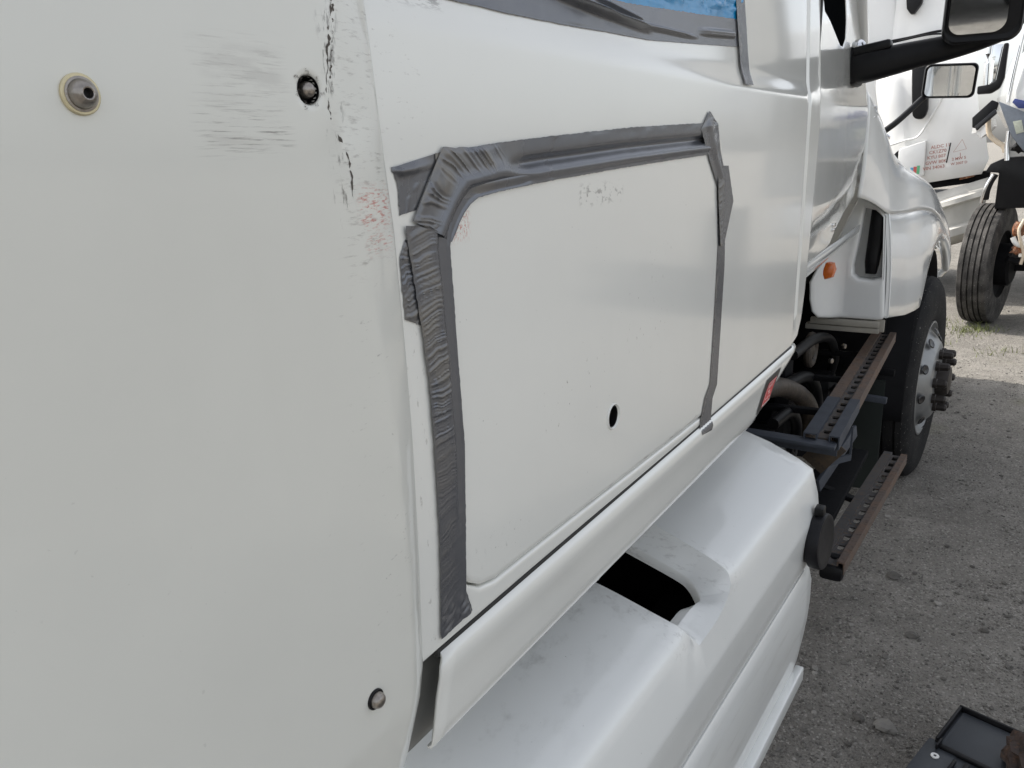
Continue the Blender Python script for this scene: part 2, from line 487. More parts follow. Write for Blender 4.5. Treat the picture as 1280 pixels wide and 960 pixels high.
def panel(name, outline, holes, Mp, mat, parent, bev=.002, depth=.012, grid=.03, extra=(), hole_depth=None, angle=40, nogrid=None, lines=(), support=True):
    outline = ccw(outline); holes = [ccw(h) for h in holes]
    loops = [offs(outline, -bev)] + [offs(h, bev) for h in holes]
    true = [outline] + holes
    pts, eds = [], []
    idx = []
    for lp in loops:
        b = len(pts); pts += lp; idx.append((b, len(lp)))
        eds += [(b + i, b + (i + 1) % len(lp)) for i in range(len(lp))]
    L0 = np.array(loops[0]); lo, hi = L0.min(0), L0.max(0)
    gu = np.arange(lo[0], hi[0], grid); gv = np.arange(lo[1], hi[1], grid)
    G = np.array([(a + (grid * .5 if j % 2 else 0), b) for j, b in enumerate(gv) for a in gu]) if len(gu) and len(gv) else np.zeros((0, 2))
    if len(G):
        k = inside(G, loops[0])
        for h in loops[1:]: k &= ~inside(G, h)
        G = G[k]
        for lp in loops: G = G[dist_loop(G, lp) > grid * .35]
    if nogrid and len(G): G = G[~inside(G, nogrid)]
    if support:      # a holding loop close to every edge keeps the face beyond it flat
        for k_l, lp in enumerate(loops):
            sp = offs(lp, -bev * 1.2 if k_l == 0 else bev * 1.2); b = len(pts); pts += sp
            eds += [(b + i, b + (i + 1) % len(sp)) for i in range(len(sp))]
            if len(G): G = G[dist_loop(G, sp) > grid * .3]
    dmap = {}
    for ln in lines:                                   # constrained polylines with their own depth
        b = len(pts); pts += [p[:2] for p in ln]
        for i, p in enumerate(ln): dmap[b + i] = p[2]
        eds += [(b + i, b + i + 1) for i in range(len(ln) - 1)]
        if len(G): G = G[dist_loop(G, [p[:2] for p in ln] + [p[:2] for p in ln][::-1]) > grid * .3]
    nf = len(pts)
    pts = pts + [tuple(g) for g in G] + [tuple(e) for e in extra]
    ov, oe, of, iv, ie, if_ = delaunay_2d_cdt([Vector(p) for p in pts], eds, [], 0, 1e-7)
    inv = {}
    for i, src in enumerate(iv):
        for s_ in src: inv[s_] = i
    P = np.array([(v.x, v.y) for v in ov]); F = [f for f in of]
    cen = np.array([P[list(f)].mean(0) for f in F])
    k = inside(cen, loops[0])
    for h in loops[1:]: k &= ~inside(cen, h)
    F = [f for f, kk in zip(F, k) if kk]
    hd = hole_depth or {}
    dep = np.zeros(len(P))
    for i, d in dmap.items(): dep[inv[i]] = d
    for li, lp in enumerate(loops):
        if li in hd:
            for j in range(len(lp)): dep[inv[idx[li][0] + j]] = hd[li](*true[li][j])
    V = [Mp(P[i][0], P[i][1], dep[i]) for i in range(len(P))]
    FF = []
    for f in F:
        a, b, c = (P[f[0]], P[f[1]], P[f[2]])
        s = (b[0] - a[0]) * (c[1] - a[1]) - (b[1] - a[1]) * (c[0] - a[0])
        FF.append(tuple(f) if s > 0 else tuple(f)[::-1])
    for li, lp in enumerate(loops):
        b, n = idx[li]
        base = [inv[b + j] for j in range(n)]
        rings = [base]
        for (q, dd) in ((.55, .25), (1.0, bev), (1.0, depth)):
            ring = []
            for j in range(n):
                p = np.array(lp[j]) * (1 - q) + np.array(true[li][j]) * q
                d0 = dep[base[j]]
                dv = bev * .25 if dd == .25 else dd
                ring.append(len(V)); V.append(Mp(p[0], p[1], d0 + dv))
            rings.append(ring)
        for r0, r1 in zip(rings, rings[1:]):
            for j in range(n):
                j2 = (j + 1) % n
                q = (r0[j2], r0[j], r1[j], r1[j2])
                FF.append(q if li == 0 else q[::-1])
    return mk(name, V, FF, mat, parent, angle=angle)

def resample(pl, n):
    pl = np.array(pl, float); s = np.r_[0, np.cumsum(np.linalg.norm(np.diff(pl, axis=0), axis=1))]
    t = np.linspace(0, s[-1], n); return np.stack([np.interp(t, s, pl[:, k]) for k in range(pl.shape[1])], 1)

def sm(a, b, x):
    t = np.clip((x - a) / (b - a), 0, 1); return t * t * (3 - 2 * t)

# smooth 1-D / 2-D value noise for wrinkles
_tab = rng.random(4096)
def vn1(x, seed=0):
    i = np.floor(x).astype(int); f = x - i; f = f * f * (3 - 2 * f)
    return _tab[(i * 73 + seed * 131) % 4096] * (1 - f) + _tab[((i + 1) * 73 + seed * 131) % 4096] * f
def vn2(x, y, seed=0):
    i = np.floor(x).astype(int); j = np.floor(y).astype(int); f = x - i; g = y - j
    f = f * f * (3 - 2 * f); g = g * g * (3 - 2 * g)
    h = lambda a, b: _tab[(a * 73 + b * 1187 + seed * 131) % 4096]
    return (h(i, j) * (1 - f) + h(i + 1, j) * f) * (1 - g) + (h(i, j + 1) * (1 - f) + h(i + 1, j + 1) * f) * g

# ------------------------------------------------------------------ ground
def ground():
    xs = np.r_[-900, -300, -80, -20, -6, np.arange(-2.6, 3.2, .06), 4.2, 8, 20, 80, 300, 900]
    ys = np.r_[-900, -300, -80, -20, -4, np.arange(.6, 9.6, .06), 11, 12, 13, 14, 16, 20, 30, 60, 150, 400, 1200]
    X, Y = np.meshgrid(xs, ys)
    Z = (vn2(X * 1.1, Y * 1.1, 3) - .5) * .03 + (vn2(X * 4, Y * 4, 5) - .5) * .016 + (vn2(X * 9, Y * 9, 6) - .5) * .008
    Z = Z * ((np.abs(X) < 3.1) & (Y > .7) & (Y < 9.5)) - .006
    V = np.stack([X, Y, Z], -1).reshape(-1, 3); n = len(xs); F = []
    for j in range(len(ys) - 1):
        for i in range(n - 1):
            a = j * n + i; F.append((a, a + 1, a + n + 1, a + n))
    o = mk('ground', V, F, mat_ground); o['kind'] = 'structure'
    return lambda x, y: float((vn2(np.array([x * 1.1]), np.array([y * 1.1]), 3)[0] - .5) * .03 + (vn2(np.array([x * 4.]), np.array([y * 4.]), 5)[0] - .5) * .016) - .006
gz = ground()

def rock_template(seed, sub=1):
    bm = bmesh.new(); bmesh.ops.create_icosphere(bm, subdivisions=sub, radius=1.0)
    r = random.Random(seed)
    for v in bm.verts:
        v.co *= r.uniform(.65, 1.2); v.co.z *= .62
    V = np.array([v.co[:] for v in bm.verts]); F = np.array([[v.index for v in f.verts] for f in bm.faces]); bm.free(); return V, F

def gravel():
    tem = [rock_template(i) for i in range(5)]
    allV, allF, tone = [], [], []; b = 0
    n = 30000
    y = 1.6 + (rng.random(n) ** 1.5) * 8.5
    x = -.75 + rng.random(n) * (1.2 + .12 * y)
    s = .0018 + .0042 * rng.random(n) ** 3 + (rng.random(n) < .03) * rng.random(n) * .009
    for i in range(n):
        V, F = tem[i % 5]
        a = rng.random() * 6.28; ca, sa = math.cos(a), math.sin(a)
        P = V * s[i] * np.array([rng.uniform(.7, 1.4), rng.uniform(.7, 1.4), rng.uniform(.7, 1.1)])
        P = np.stack([P[:, 0] * ca - P[:, 1] * sa, P[:, 0] * sa + P[:, 1] * ca, P[:, 2]], 1)
        P += np.array([x[i], y[i], gz(x[i], y[i]) + s[i] * .25])
        allV.append(P); allF.append(F + b); b += len(P)
        t = rng.random(); tone.append(np.full(len(P), t ** 1.3 if rng.random() > .3 else t * .25))
    V = np.concatenate(allV); F = np.concatenate(allF)
    o = mk('gravel', V, F, mat_stone, smooth=False, attrs={'tone': np.concatenate(tone)})
    o['kind'] = 'stuff'
gravel()

STONES = [  # x, y, radius, tone, label
    (-.158, 2.223, .030, .55, 'flat pale grey stone lying below the front of the tank fairing'),
    (-.235, 2.229, .017, .10, 'narrow dark stone beside the flat pale stone'),
    (-.26, 3.178, .026, .12, 'dark round stone on the gravel beside the lower step'),
    (-.147, 2.768, .022, .15, 'small brown stone in the open gravel between truck and black box'),
    (-.09, 3.05, .013, .95, 'small white stone chip in the open gravel'),
    (.07, 2.93, .016, .08, 'small dark stone by the right edge above the black box')]
for (x, y, r, t, lab) in STONES:
    V, F = rock_template(int(r * 9999), 2)
    V = V * r * np.array([1.15, .85, 1.0]) + np.array([x, y, gz(x, y) + r * .30])
    tag(mk('stone', V, F, mat_stone, smooth=False, attrs={'tone': np.full(len(V), t)}), lab, 'stone')

def grass():
    V, F = [], []
    spots = [(-.21, 8.35, .22, 130), (-.28, 8.2, .12, 60), (-.38, 8.05, .3, 60), (-.1, 7.4, .15, 12), (.05, 7.55, .12, 14), (-.55, 8.6, .2, 40), (-.5, 7.6, .12, 22)]
    for (cx, cy, sp, n) in spots:
        for i in range(n):
            x, y = cx + random.gauss(0, sp * .5), cy + random.gauss(0, sp * .35)
            h = random.uniform(.02, .085); w = random.uniform(.002, .005); a = random.uniform(0, 6.28); l = random.uniform(0, .05)
            b = len(V); c_, s_ = math.cos(a), math.sin(a); z = gz(x, y)
            V += [(x - w * c_, y - w * s_, z), (x + w * c_, y + w * s_, z), (x + l * s_ + w * .5, y - l * c_, z + h * .7), (x + l * 1.6 * s_, y - l * 1.6 * c_, z + h)]
            F += [(b, b + 1, b + 2), (b, b + 2, b + 3)]
    o = mk('grass', V, F, mat_grass, smooth=False); o['kind'] = 'stuff'
grass()

# ================================================================== THE WHITE TRUCK
truck = thing('semi_truck', 'white semi truck with duct tape round its baggage door, nearest the camera', 'truck', (-1.66, 2.5, 0))
S = -.42

def surfx(y, z):
    y = np.asarray(y, float); z = np.asarray(z, float)
    x = S + 0 * y
    x = x - .0075 * sm(1.800, 1.838, z) - .05 * np.maximum(0, z - 1.83)
    x = x - .010 * sm(1.855, 1.869, y) * (1 - sm(1.872, 1.884, y)) * .5
    x = x + .0010 * np.sin(y * 5.1 + 1) * np.sin(z * 6.3) + .0016 * np.exp(-((y - .95) ** 2 + (z - 1.47) ** 2) / .06)
    return x

def Mside(u, v, d): return (float(surfx(u, v)) - d, u, v)

# sleeper side skin with the baggage-door opening
door_out = [(.532, 1.335), (.536, 1.312), (.548, 1.294), (.566, 1.282), (.592, 1.276)] + \
           [(.70, 1.2745), (.85, 1.272), (1.0, 1.2695), (1.15, 1.267), (1.225, 1.266), (1.25, 1.269), (1.266, 1.278), (1.276, 1.292), (1.281, 1.315)] + \
           [(1.285, 1.45), (1.286, 1.60), (1.284, 1.68), (1.272, 1.706), (1.25, 1.718), (1.21, 1.720)] + \
           [(1.0, 1.711), (.8, 1.703), (.64, 1.694), (.60, 1.690), (.565, 1.676), (.545, 1.655), (.533, 1.625), (.530, 1.58), (.530, 1.45)]
door_out = dense(door_out, .02)
door_hole = offs(ccw(door_out), .0022)
door_hole = [(u, v + .0065 * float(sm(1.64, 1.69, v))) for u, v in door_hole]      # the top gap is wide: the tape sinks into it
door_out = [(u, v - .0065 * float(sm(1.64, 1.69, v))) for u, v in door_out]
slp = [(.40, 1.2500), (1.845, 1.2500), (1.905, 1.262), (1.935, 1.30), (1.952, 1.36), (1.963, 1.431), (1.975, 1.60), (1.985, 1.815), (1.99, 2.02), (1.99, 3.75), (.40, 3.75)]
sleeper = panel('sleeper_side', dense(slp, .05), [door_hole], Mside, mat_paint, truck, bev=.003, depth=.02, grid=.03,
                lines=[[(u, v, 0) for u in np.linspace(.412, 1.838, 60)] for v in np.arange(1.794, 1.852, .0045)] +
                      [[(u, v, 0) for v in np.linspace(1.30 if u < 1.87 else 1.32, 2.4, 50)] for u in np.arange(1.848, 1.892, .004)])
lock = (.876, 1.371)
bdoor = panel('baggage_door', door_out, [circ(*lock, .0145, 22)], Mside, mat_door, truck, bev=.0035, depth=.022, grid=.025,
              extra=[(lock[0] + r * math.cos(a), lock[1] + r * math.sin(a)) for r in (.021, .026) for a in np.arange(0, 6.28, .35)])
lx = float(surfx(*lock))
V, F, MI = join_vf([(*lathe_vf([(-.002, .0185), (.0015, .0175), (.0018, .0165), (-.001, .0146)], (lx, *lock), (1, 0, 0), 24), 0),
                    (*lathe_vf([(-.0005, .0146), (-.0010, .0139), (-.02, .0130), (-.021, .0)], (lx, *lock), (1, 0, 0), 24), 1),
                    (*lathe_vf([(-.018, .011), (-.010, .011), (-.009, .0098), (-.0105, .0085), (-.012, .0)], (lx, *lock), (1, 0, 0), 24), 1)])
o = mk('lock_recess', V, F, None, bdoor, mats=[mat_door, mat_black], mat_idx=MI); fixn(o)

# bodies behind the skins (roof, back and far side, for depth and shade)
bm = bmesh.new()
add_box(bm, (-1.66, 1.1985, 2.42), (2.36, 1.557, 2.34)); add_box(bm, (-1.66, 1.1985, 3.72), (2.3, 1.557, .26))
bm_obj('sleeper_body', bm, mat_paint, truck, bevel=.02)
box('cab_floor', (-1.62, 1.2, 1.20), (2.26, 1.5, .08), mat_darkgrey, truck)
box('gap_plate', (-.449, .45, 1.19), (.006, .22, .10), simple('grey_rocker_backing', (.20, .20, .19), .6), truck, bevel=.001)

# ---- rear side extender
FE = [(.8, .40), (1.0, .405), (1.1415, .4301), (1.1597, .4415), (1.1964, .4527), (1.2222, .4603), (1.2534, .466), (1.3584, .4718), (1.47, .476), (1.5565, .4762), (1.65, .4745), (1.7053, .4700), (1.7675, .4660), (1.8147, .4624), (1.9, .459), (3.7, .42)]
FC = [(.8, .36), (1.0, .37), (1.14, .40), (1.20, .425), (1.25, .440), (1.35, .4445), (1.47, .442), (1.586, .430), (1.68, .4190), (1.706, .4165), (1.736, .4035), (1.7616, .4055), (1.807, .4145), (1.9, .412), (3.7, .37)]
fe = lambda z: np.interp(z, *zip(*FE)); fc = lambda z: np.interp(z, *zip(*FC))
def fairx(u, v):
    x = -.4055
    c_, e_ = fc(v), fe(v)
    t = np.clip((u - c_) / max(e_ - c_, 1e-3), 0, 1.1)
    x -= .0125 * (t * t * .30 + t * .70) * (1 if v > 1.0 else .5)
    x -= .0012 * float(sm(-.004, 0, u - c_) * (1 - sm(0, .006, u - c_))) * float(sm(1.62, 1.72, v))
    if v < 1.234: x -= (1.234 - v) * .11
    x += .0009 * math.sin(u * 9) * math.sin(v * 7 + 1)
    return x
Mf = lambda u, v, d: (fairx(u, v) - d, u, v)
out = [(-.32, .8)] + [(y, z) for z, y in FE] + [(-.32, 3.7)]
b1, b2, b3 = (.2307, 1.7397), (.3864, 1.7495), (.3892, 1.2717)
ext = []
for z in np.arange(.82, 2.3, .02):
    c_, e_ = float(fc(z)), float(fe(z))
    ext += [(c_ - .004, z), (c_, z), (c_ + .006, z)] + [(c_ + (e_ - c_) * t, z) for t in (.35, .55, .75)]
ext += [(u, v) for u in np.arange(-.3, .42, .02) for v in (1.230, 1.234, 1.238)]
fairing = panel('side_extender', dense(out, .03), [circ(*b2, .0088, 18)], Mf, mat_fairing, truck, bev=.0025, depth=.010, grid=.03, extra=ext)
# bolts
def bolt(c_, parts):
    V, F, MI = join_vf([(*lathe_vf(p, (fairx(*c_), *c_), (1, 0, 0), 26), mi) for p, mi in parts])
    o = mk('bolt', V, F, None, fairing, mats=[mat_steel, mat_brass, mat_black], mat_idx=MI, angle=40); fixn(o); return o
bolt(b1, [([(-.001, .0102), (.0014, .0102), (.0020, .0096), (.0020, .0)], 1),
          ([(.0018, .0086), (.0024, .0086), (.0026, .0074), (.0038, .0072), (.0062, .0062), (.0080, .0046), (.0086, .0032), (.0084, .0026), (.005, .0024), (.005, 0)], 0),
          ([(.0052, .0024), (.0052, .0)], 2)])
bolt(b2, [([(.0, .0088), (-.009, .0086), (-.010, .0)], 2), ([(-.010, .0056), (-.003, .0056), (.0005, .0048), (.0025, .003), (.003, 0)], 0)])
bolt(b3, [([(-.001, .0090), (.0012, .0090), (.002, .0082), (.002, .0)], 2), ([(.002, .0070), (.004, .0070), (.0070, .0055), (.0085, .0032), (.0088, 0)], 0)])

# cracked paint along the extender's fold
mat_crack = simple('bare_crack', (.11, .098, .088), .8, var=.4, vscale=300, spec=.1)
def crack(pts, wmax, seed, gaps=.2):
    path = resample(pts, 150); V, F = [], []
    d = np.gradient(path, axis=0); d /= np.linalg.norm(d, axis=1)[:, None]; nr = np.stack([-d[:, 1], d[:, 0]], 1)
    q = np.arange(150.0)
    cen = path + nr * ((vn1(q * .35, seed) - .5) * .0022 + (vn1(q * .09, seed + 1) - .5) * .002)[:, None]
    w = wmax * (.12 + vn1(q * .5, seed + 2) ** 2.5 + .5 * (vn1(q * .17, seed + 3) > .62)) * (vn1(q * .22, seed + 4) > gaps)
    for k in range(150):
        a_, b_ = cen[k] - nr[k] * w[k], cen[k] + nr[k] * w[k]
        V += [(fairx(*a_) + .0004, *a_), (fairx(*b_) + .0004, *b_)]
        if k and (w[k] > 0 or w[k - 1] > 0): F.append((2 * k - 2, 2 * k - 1, 2 * k + 1, 2 * k))
    return mk('paint_crack', V, F, mat_crack, fairing)
crack([(.4170, 1.835), (.416, 1.8122), (.4117, 1.792), (.4052, 1.7616), (.4025, 1.740), (.4055, 1.7280), (.4110, 1.7180), (.4165, 1.7070), (.4185, 1.692), (.4180, 1.679)], .0013, 201, .12)
crack([(.4200, 1.83), (.4185, 1.81), (.4130, 1.788), (.4090, 1.765), (.4065, 1.748)], .0008, 231, .45)
for k_c in range(7):
    a_ = 2 * math.pi * k_c / 7 + .5; L_ = .0035 + .003 * ((k_c * 37) % 5) / 5
    crack([(b2[0] + .0086 * math.cos(a_), b2[1] + .0086 * math.sin(a_)), (b2[0] + (.0086 + L_) * math.cos(a_ + .3), b2[1] + (.0086 + L_) * math.sin(a_ + .3))], .0005, 260 + k_c * 7, .1)

# ---- rocker strip under the sleeper
RP = [(-.452, 1.2415), (-.440, 1.2470), (-.430, 1.2485), (-.4225, 1.2474), (-.4168, 1.2438), (-.4146, 1.237), (-.4148, 1.226), (-.4160, 1.215), (-.4172, 1.205), (-.4180, 1.19), (-.4190, 1.17), (-.4200, 1.156), (-.4218, 1.1525), (-.426, 1.1515)]
rz = lambda z: float(np.interp(z, [p[1] for p in RP[:3:-1]], [p[0] for p in RP[:3:-1]]))
secs = []
for k in range(61):
    t = k / 60; sec = []
    for (x, z) in RP:
        y0 = .489 - (1.2485 - z) * .18 + .006 * float(sm(1.238, 1.248, z))
        if z > 1.225: y0 -= .0
        y1 = 1.530 + (z - 1.152) * 3.75
        sec.append((x, y0 + (y1 - y0) * t, z))
    secs.append(sec)
rocker = loft('rocker_strip', secs, mat_paint, truck, thick=.0035, angle=50)
mat_seam = mat_rubber_gap
box('gap_shade_strip', (-.4300, 1.17, 1.2475), (.021, 1.36, .0080), mat_seam, truck, bevel=.001)  # black strip drawing the shaded gap above the rocker
def flat_on_rocker(name, quad, off, mat, parent, n=5):
    a, b, c_, d = [np.array(q) for q in quad]; V, F = [], []
    for i in range(n + 1):
        for j in range(n + 1):
            s_, t = i / n, j / n; p = (a * (1 - s_) + b * s_) * (1 - t) + (d * (1 - s_) + c_ * s_) * t
            V.append((rz(p[1]) + off, p[0], p[1]))
    for i in range(n):
        for j in range(n):
            q = i * (n + 1) + j; F.append((q, q + n + 1, q + n + 2, q + 1))
    return mk(name, V, F, mat, parent)
Q = [(1.6131, 1.2290), (1.7278, 1.2310), (1.6553, 1.1745), (1.5572, 1.1675)]
st = flat_on_rocker('warning_sticker', Q, .0032, mat_sticker_black, rocker)
st['label'] = 'red and black warning sticker'
Q2 = [(1.630, 1.2185), (1.6967, 1.2195), (1.6466, 1.1770), (1.5849, 1.1752)]
def lerpq(Q, s_, t):
    a, b, c_, d = [np.array(q) for q in Q]; return tuple((a * (1 - s_) + b * s_) * (1 - t) + (d * (1 - s_) + c_ * s_) * t)
V_, F_, MI_ = [], [], []
for (Qx, off, mi) in [(Q2, .0040, 0)] + [([lerpq(Q2, s0, t0), lerpq(Q2, s1, t0), lerpq(Q2, s1, t1), lerpq(Q2, s0, t1)], .0046, 1) for (s0, s1, t0, t1) in
        [(.05, .95, .02, .06), (.05, .95, .93, .98), (.03, .07, .05, .95), (.2, .32, .15, .30), (.42, .5, .12, .3), (.6, .75, .14, .2), (.6, .66, .2, .32), (.3, .55, .42, .48), (.45, .52, .48, .62), (.55, .7, .55, .6), (.2, .4, .72, .77), (.5, .62, .70, .82), (.7, .85, .75, .79)]]:
    n = 4; b = len(V_)
    for i in range(n + 1):
        for j in range(n + 1):
            p = lerpq(Qx, i / n, j / n); V_.append((rz(p[1]) + off, p[0], p[1]))
    for i in range(n):
        for j in range(n):
            q = b + i * (n + 1) + j; F_.append((q, q + n + 1, q + n + 2, q + 1)); MI_.append(mi)
stp = mk('sticker_print', V_, F_, None, rocker, mats=[mat_sticker_red, mat_sticker_pink], mat_idx=MI_)

# ---- duct tape and film over the gaps
T = {
'END_L': [(.4759, 1.6975), (.4800, 1.6900), (.4824, 1.6835), (.4822, 1.6606)],
'END_R': [(.5412, 1.7088), (.5280, 1.6940), (.5229, 1.6889), (.5036, 1.6633)],
'TOP_U': [(.5309, 1.7075), (.5669, 1.7105), (.6337, 1.7161), (.7489, 1.7233), (.923, 1.7329), (1.0501, 1.7375), (1.1806, 1.7423), (1.2561, 1.7436)],
'TOP_L': [(.5369, 1.6665), (.5719, 1.6686), (.6201, 1.6716), (.6971, 1.6764), (.788, 1.6805), (.8972, 1.6854), (1.0524, 1.691), (1.2117, 1.6961)],
'DIA_L': [(.5417, 1.7132), (.5206, 1.6865), (.4957, 1.6548)],
'DIA_R': [(.6020, 1.7125), (.5920, 1.6900), (.5780, 1.6700), (.5600, 1.6500), (.5455, 1.6330)],
'VER_L': [(.4863, 1.6515), (.4878, 1.6357), (.4931, 1.5978), (.4985, 1.5581), (.5022, 1.5171), (.5038, 1.473), (.5036, 1.409), (.5012, 1.3428), (.4941, 1.2611)],
'VER_R': [(.5501, 1.6497), (.5437, 1.6295), (.545, 1.576), (.5464, 1.5199), (.5471, 1.5024), (.5489, 1.4466), (.5445, 1.3736), (.5379, 1.2916), (.5462, 1.2649)],
'UND_L': [(.4865, 1.6407), (.4782, 1.6271), (.4782, 1.6076), (.4797, 1.5761)],
'UND_R': [(.4978, 1.6395), (.4956, 1.62), (.5008, 1.5966), (.4995, 1.5671)],
'RGT_L': [(1.264, 1.6469), (1.278, 1.5491), (1.2686, 1.4234), (1.2566, 1.3146), (1.2324, 1.296), (1.2134, 1.2584), (1.2108, 1.2364)],
'RGT_R': [(1.3109, 1.6005), (1.3167, 1.5141), (1.3059, 1.4002), (1.2973, 1.3038), (1.2753, 1.2839), (1.2675, 1.236), (1.2619, 1.2294)],
'CRN_L': [(1.2123, 1.7602), (1.1774, 1.7338), (1.2117, 1.6966), (1.2643, 1.6445)],
'CRN_R': [(1.2193, 1.7583), (1.2564, 1.7413), (1.2711, 1.7026), (1.2907, 1.6766)],
'OVR_L': [(1.2605, 1.6783), (1.2636, 1.6374), (1.2826, 1.5485)],
'OVR_R': [(1.3123, 1.6774), (1.3458, 1.6181), (1.3016, 1.5465)],
'WIN_U': [(.40, 1.865), (.5713, 1.868), (.694, 1.8723), (.7811, 1.8729), (.8487, 1.8714), (.9467, 1.8763), (1.0638, 1.8848), (1.2065, 1.8952), (1.3643, 1.9075)],
'WIN_L': [(.40, 1.829), (.5713, 1.8312), (.6544, 1.831), (.7645, 1.8331), (.8668, 1.8368), (.9922, 1.8401), (1.1492, 1.8505), (1.2700, 1.8590), (1.3906, 1.8673)],
'WRT_L': [(1.3503, 1.9485), (1.3612, 1.9018), (1.3709, 1.8644), (1.3857, 1.8074)],
'WRT_R': [(1.3968, 1.955), (1.4089, 1.9071), (1.4174, 1.8685), (1.4339, 1.8088)],
}
def tape(kl, kr, off, wr, name='duct_tape', mat=None, step=.0022, m=26, label=None, jag=.0):
    L, Rr = T[kl], T[kr]
    ln = max(np.linalg.norm(np.diff(np.array(L), axis=0), axis=1).sum(), np.linalg.norm(np.diff(np.array(Rr), axis=0), axis=1).sum())
    n = max(24, int(ln / step))
    A, B = resample(L, n), resample(Rr, n)
    jq = np.arange(n) * ln / n
    s = np.linspace(0, 1, n)[:, None]; t = np.linspace(0, 1, m)[None, :]
    Y = A[:, 0:1] * (1 - t) + B[:, 0:1] * t; Z = A[:, 1:2] * (1 - t) + B[:, 1:2] * t
    jg = ((vn1(jq * 220, 5) - .5) * .0011)[:, None] * (1 - sm(0, .10, t)) + ((vn1(jq * 260 + 9, 17) - .5) * .0007)[:, None] * sm(.9, 1, t)
    Y = Y + jg; Z = Z + jg
    D, W = wr(s * ln + 0 * t, t + 0 * s, ln)
    edge = np.minimum(np.minimum(t, 1 - t) * 1.0, 1) + 0 * s
    D = D * sm(0, .12, edge)
    if kl == 'COR_L': D = D - .0012 * (1 - sm(.0, .14, s + 0 * t))
    sink = sm(.590, .625, Y) * (1 - sm(1.215, 1.245, Y)) if kl in ('TOP_U', 'COR_L') else 0 * Y
    X = surfx(Y, np.minimum(Z, 9)) + np.maximum(off + D, np.minimum(.0010 + off * .3, off) - .02 * sink)
    low = Z < 1.2505
    X = np.where(low, np.maximum(X, np.interp(Z, [p[1] for p in RP[:2:-1]], [p[0] for p in RP[:2:-1]]) + .0022), X)
    V = np.stack([X, Y, Z], -1).reshape(-1, 3); F = []
    for i in range(n - 1):
        for j in range(m - 1):
            a = i * m + j; F.append((a, a + 1, a + m + 1, a + m))
    o = mk(name, V, F, mat or mat_tape, truck, angle=60, attrs={'wear': (W + 0 * X).reshape(-1)})
    fixn(o)
    me = o.data
    if sum(p.normal.x for p in me.polygons) < 0: me.flip_normals()
    if label: o['label'] = label
    return o

def flat_wr(amp=.0004, sd=1):
    return lambda s, t, ln: ((vn2(s * 60, t * 3, sd) - .5) * amp * 2, .15 * vn2(s * 30, t * 4, sd + 1))
def channel(s, t, ln):     # the tape sinks into the gap above the door
    g = np.exp(-((t - .515) / .125) ** 2); lip = np.exp(-((t - .78) / .10) ** 2)
    fade = sm(.015, .09, s)
    D = (-.0068 * g + .0022 * lip) * fade + (vn2(s * 40, t * 2, 8) - .5) * .0006
    W = .9 * (1 - sm(.05, .13, s)) * (1 - t * .5)
    return D, W
def crease(amp, freq, sd, wearside=.62, chan=None, fade=False):   # close crosswise creases on the left part of the strip
    def f(s, t, ln):
        q = s + (t - .3) * .010 + (vn2(s * 25, t * 2, sd) - .5) * .009 + (vn2(s * 70, t * 6, sd + 3) - .5) * .003
        r = vn1(q * freq, sd); r2 = vn1(q * freq * 2.3, sd + 4)
        ridge = (1 - np.abs(r - .5) * 2) ** 3 * .75 + (1 - np.abs(r2 - .5) * 2) ** 3 * .35
        m_ = 1 - sm(wearside - .18, wearside + .12, t + (vn1(s * 35, sd + 7) - .5) * .3)
        if fade:      # close wrinkles above, taut and flat below
            k_f = 1 - .82 * sm(.15, .27, s + (t - .3) * .05); m_ = m_ * k_f * (.55 + .9 * vn1(s * 45, sd + 9)); m_ = np.maximum(m_, .25 * (1 - sm(.18, .34, t)))
        D = amp * ridge * ((.22 if not fade else .06) + m_) + (vn2(s * 14, t * 2.5, sd + 2) - .5) * amp * .5
        if fade: D = D + sm(ln - .045, ln - .015, s) * (np.abs(vn2(s * 120 + t * 2, t * 5, 77) - .5) * .0042)
        if chan: D = D + chan(s, t, ln)
        W = m_ * (.30 + .9 * ridge) * (1 - .5 * sm(.32, .44, s))
        return D, np.clip(W, 0, 1)
    return f
vchan = lambda s, t, ln: (.0022 * np.exp(-((t - .62) / .09) ** 2) - .0025 * np.exp(-((t - .80) / .14) ** 2)) * (1 - sm(.20, .30, s))
tape('END_L', 'END_R', .0008, lambda s, t, ln: (.0045 * np.exp(-((s - .006 - t * .008) / .006) ** 2) * (1 - t) + (vn2(s * 90, t * 5, 3) - .5) * .0012, .25 + 0 * s), step=.001)
tape('TOP_U', 'TOP_L', .0018, channel, m=40)
tape('UND_L', 'UND_R', .0008, crease(.0012, 260, 21, 1.2), step=.001)
T['COR_L'] = [(.760, 1.7238), (.700, 1.7202), (.640, 1.7166), (.590, 1.7128), (.560, 1.7118), (.5417, 1.7132), (.5310, 1.7000), (.5206, 1.6865), (.5080, 1.6705), (.4957, 1.6548)]
T['COR_R'] = [(.740, 1.6790), (.700, 1.6766), (.650, 1.6735), (.610, 1.6705), (.590, 1.6680), (.577, 1.6630), (.567, 1.6560), (.5590, 1.6480), (.5530, 1.6400), (.5465, 1.6330)]
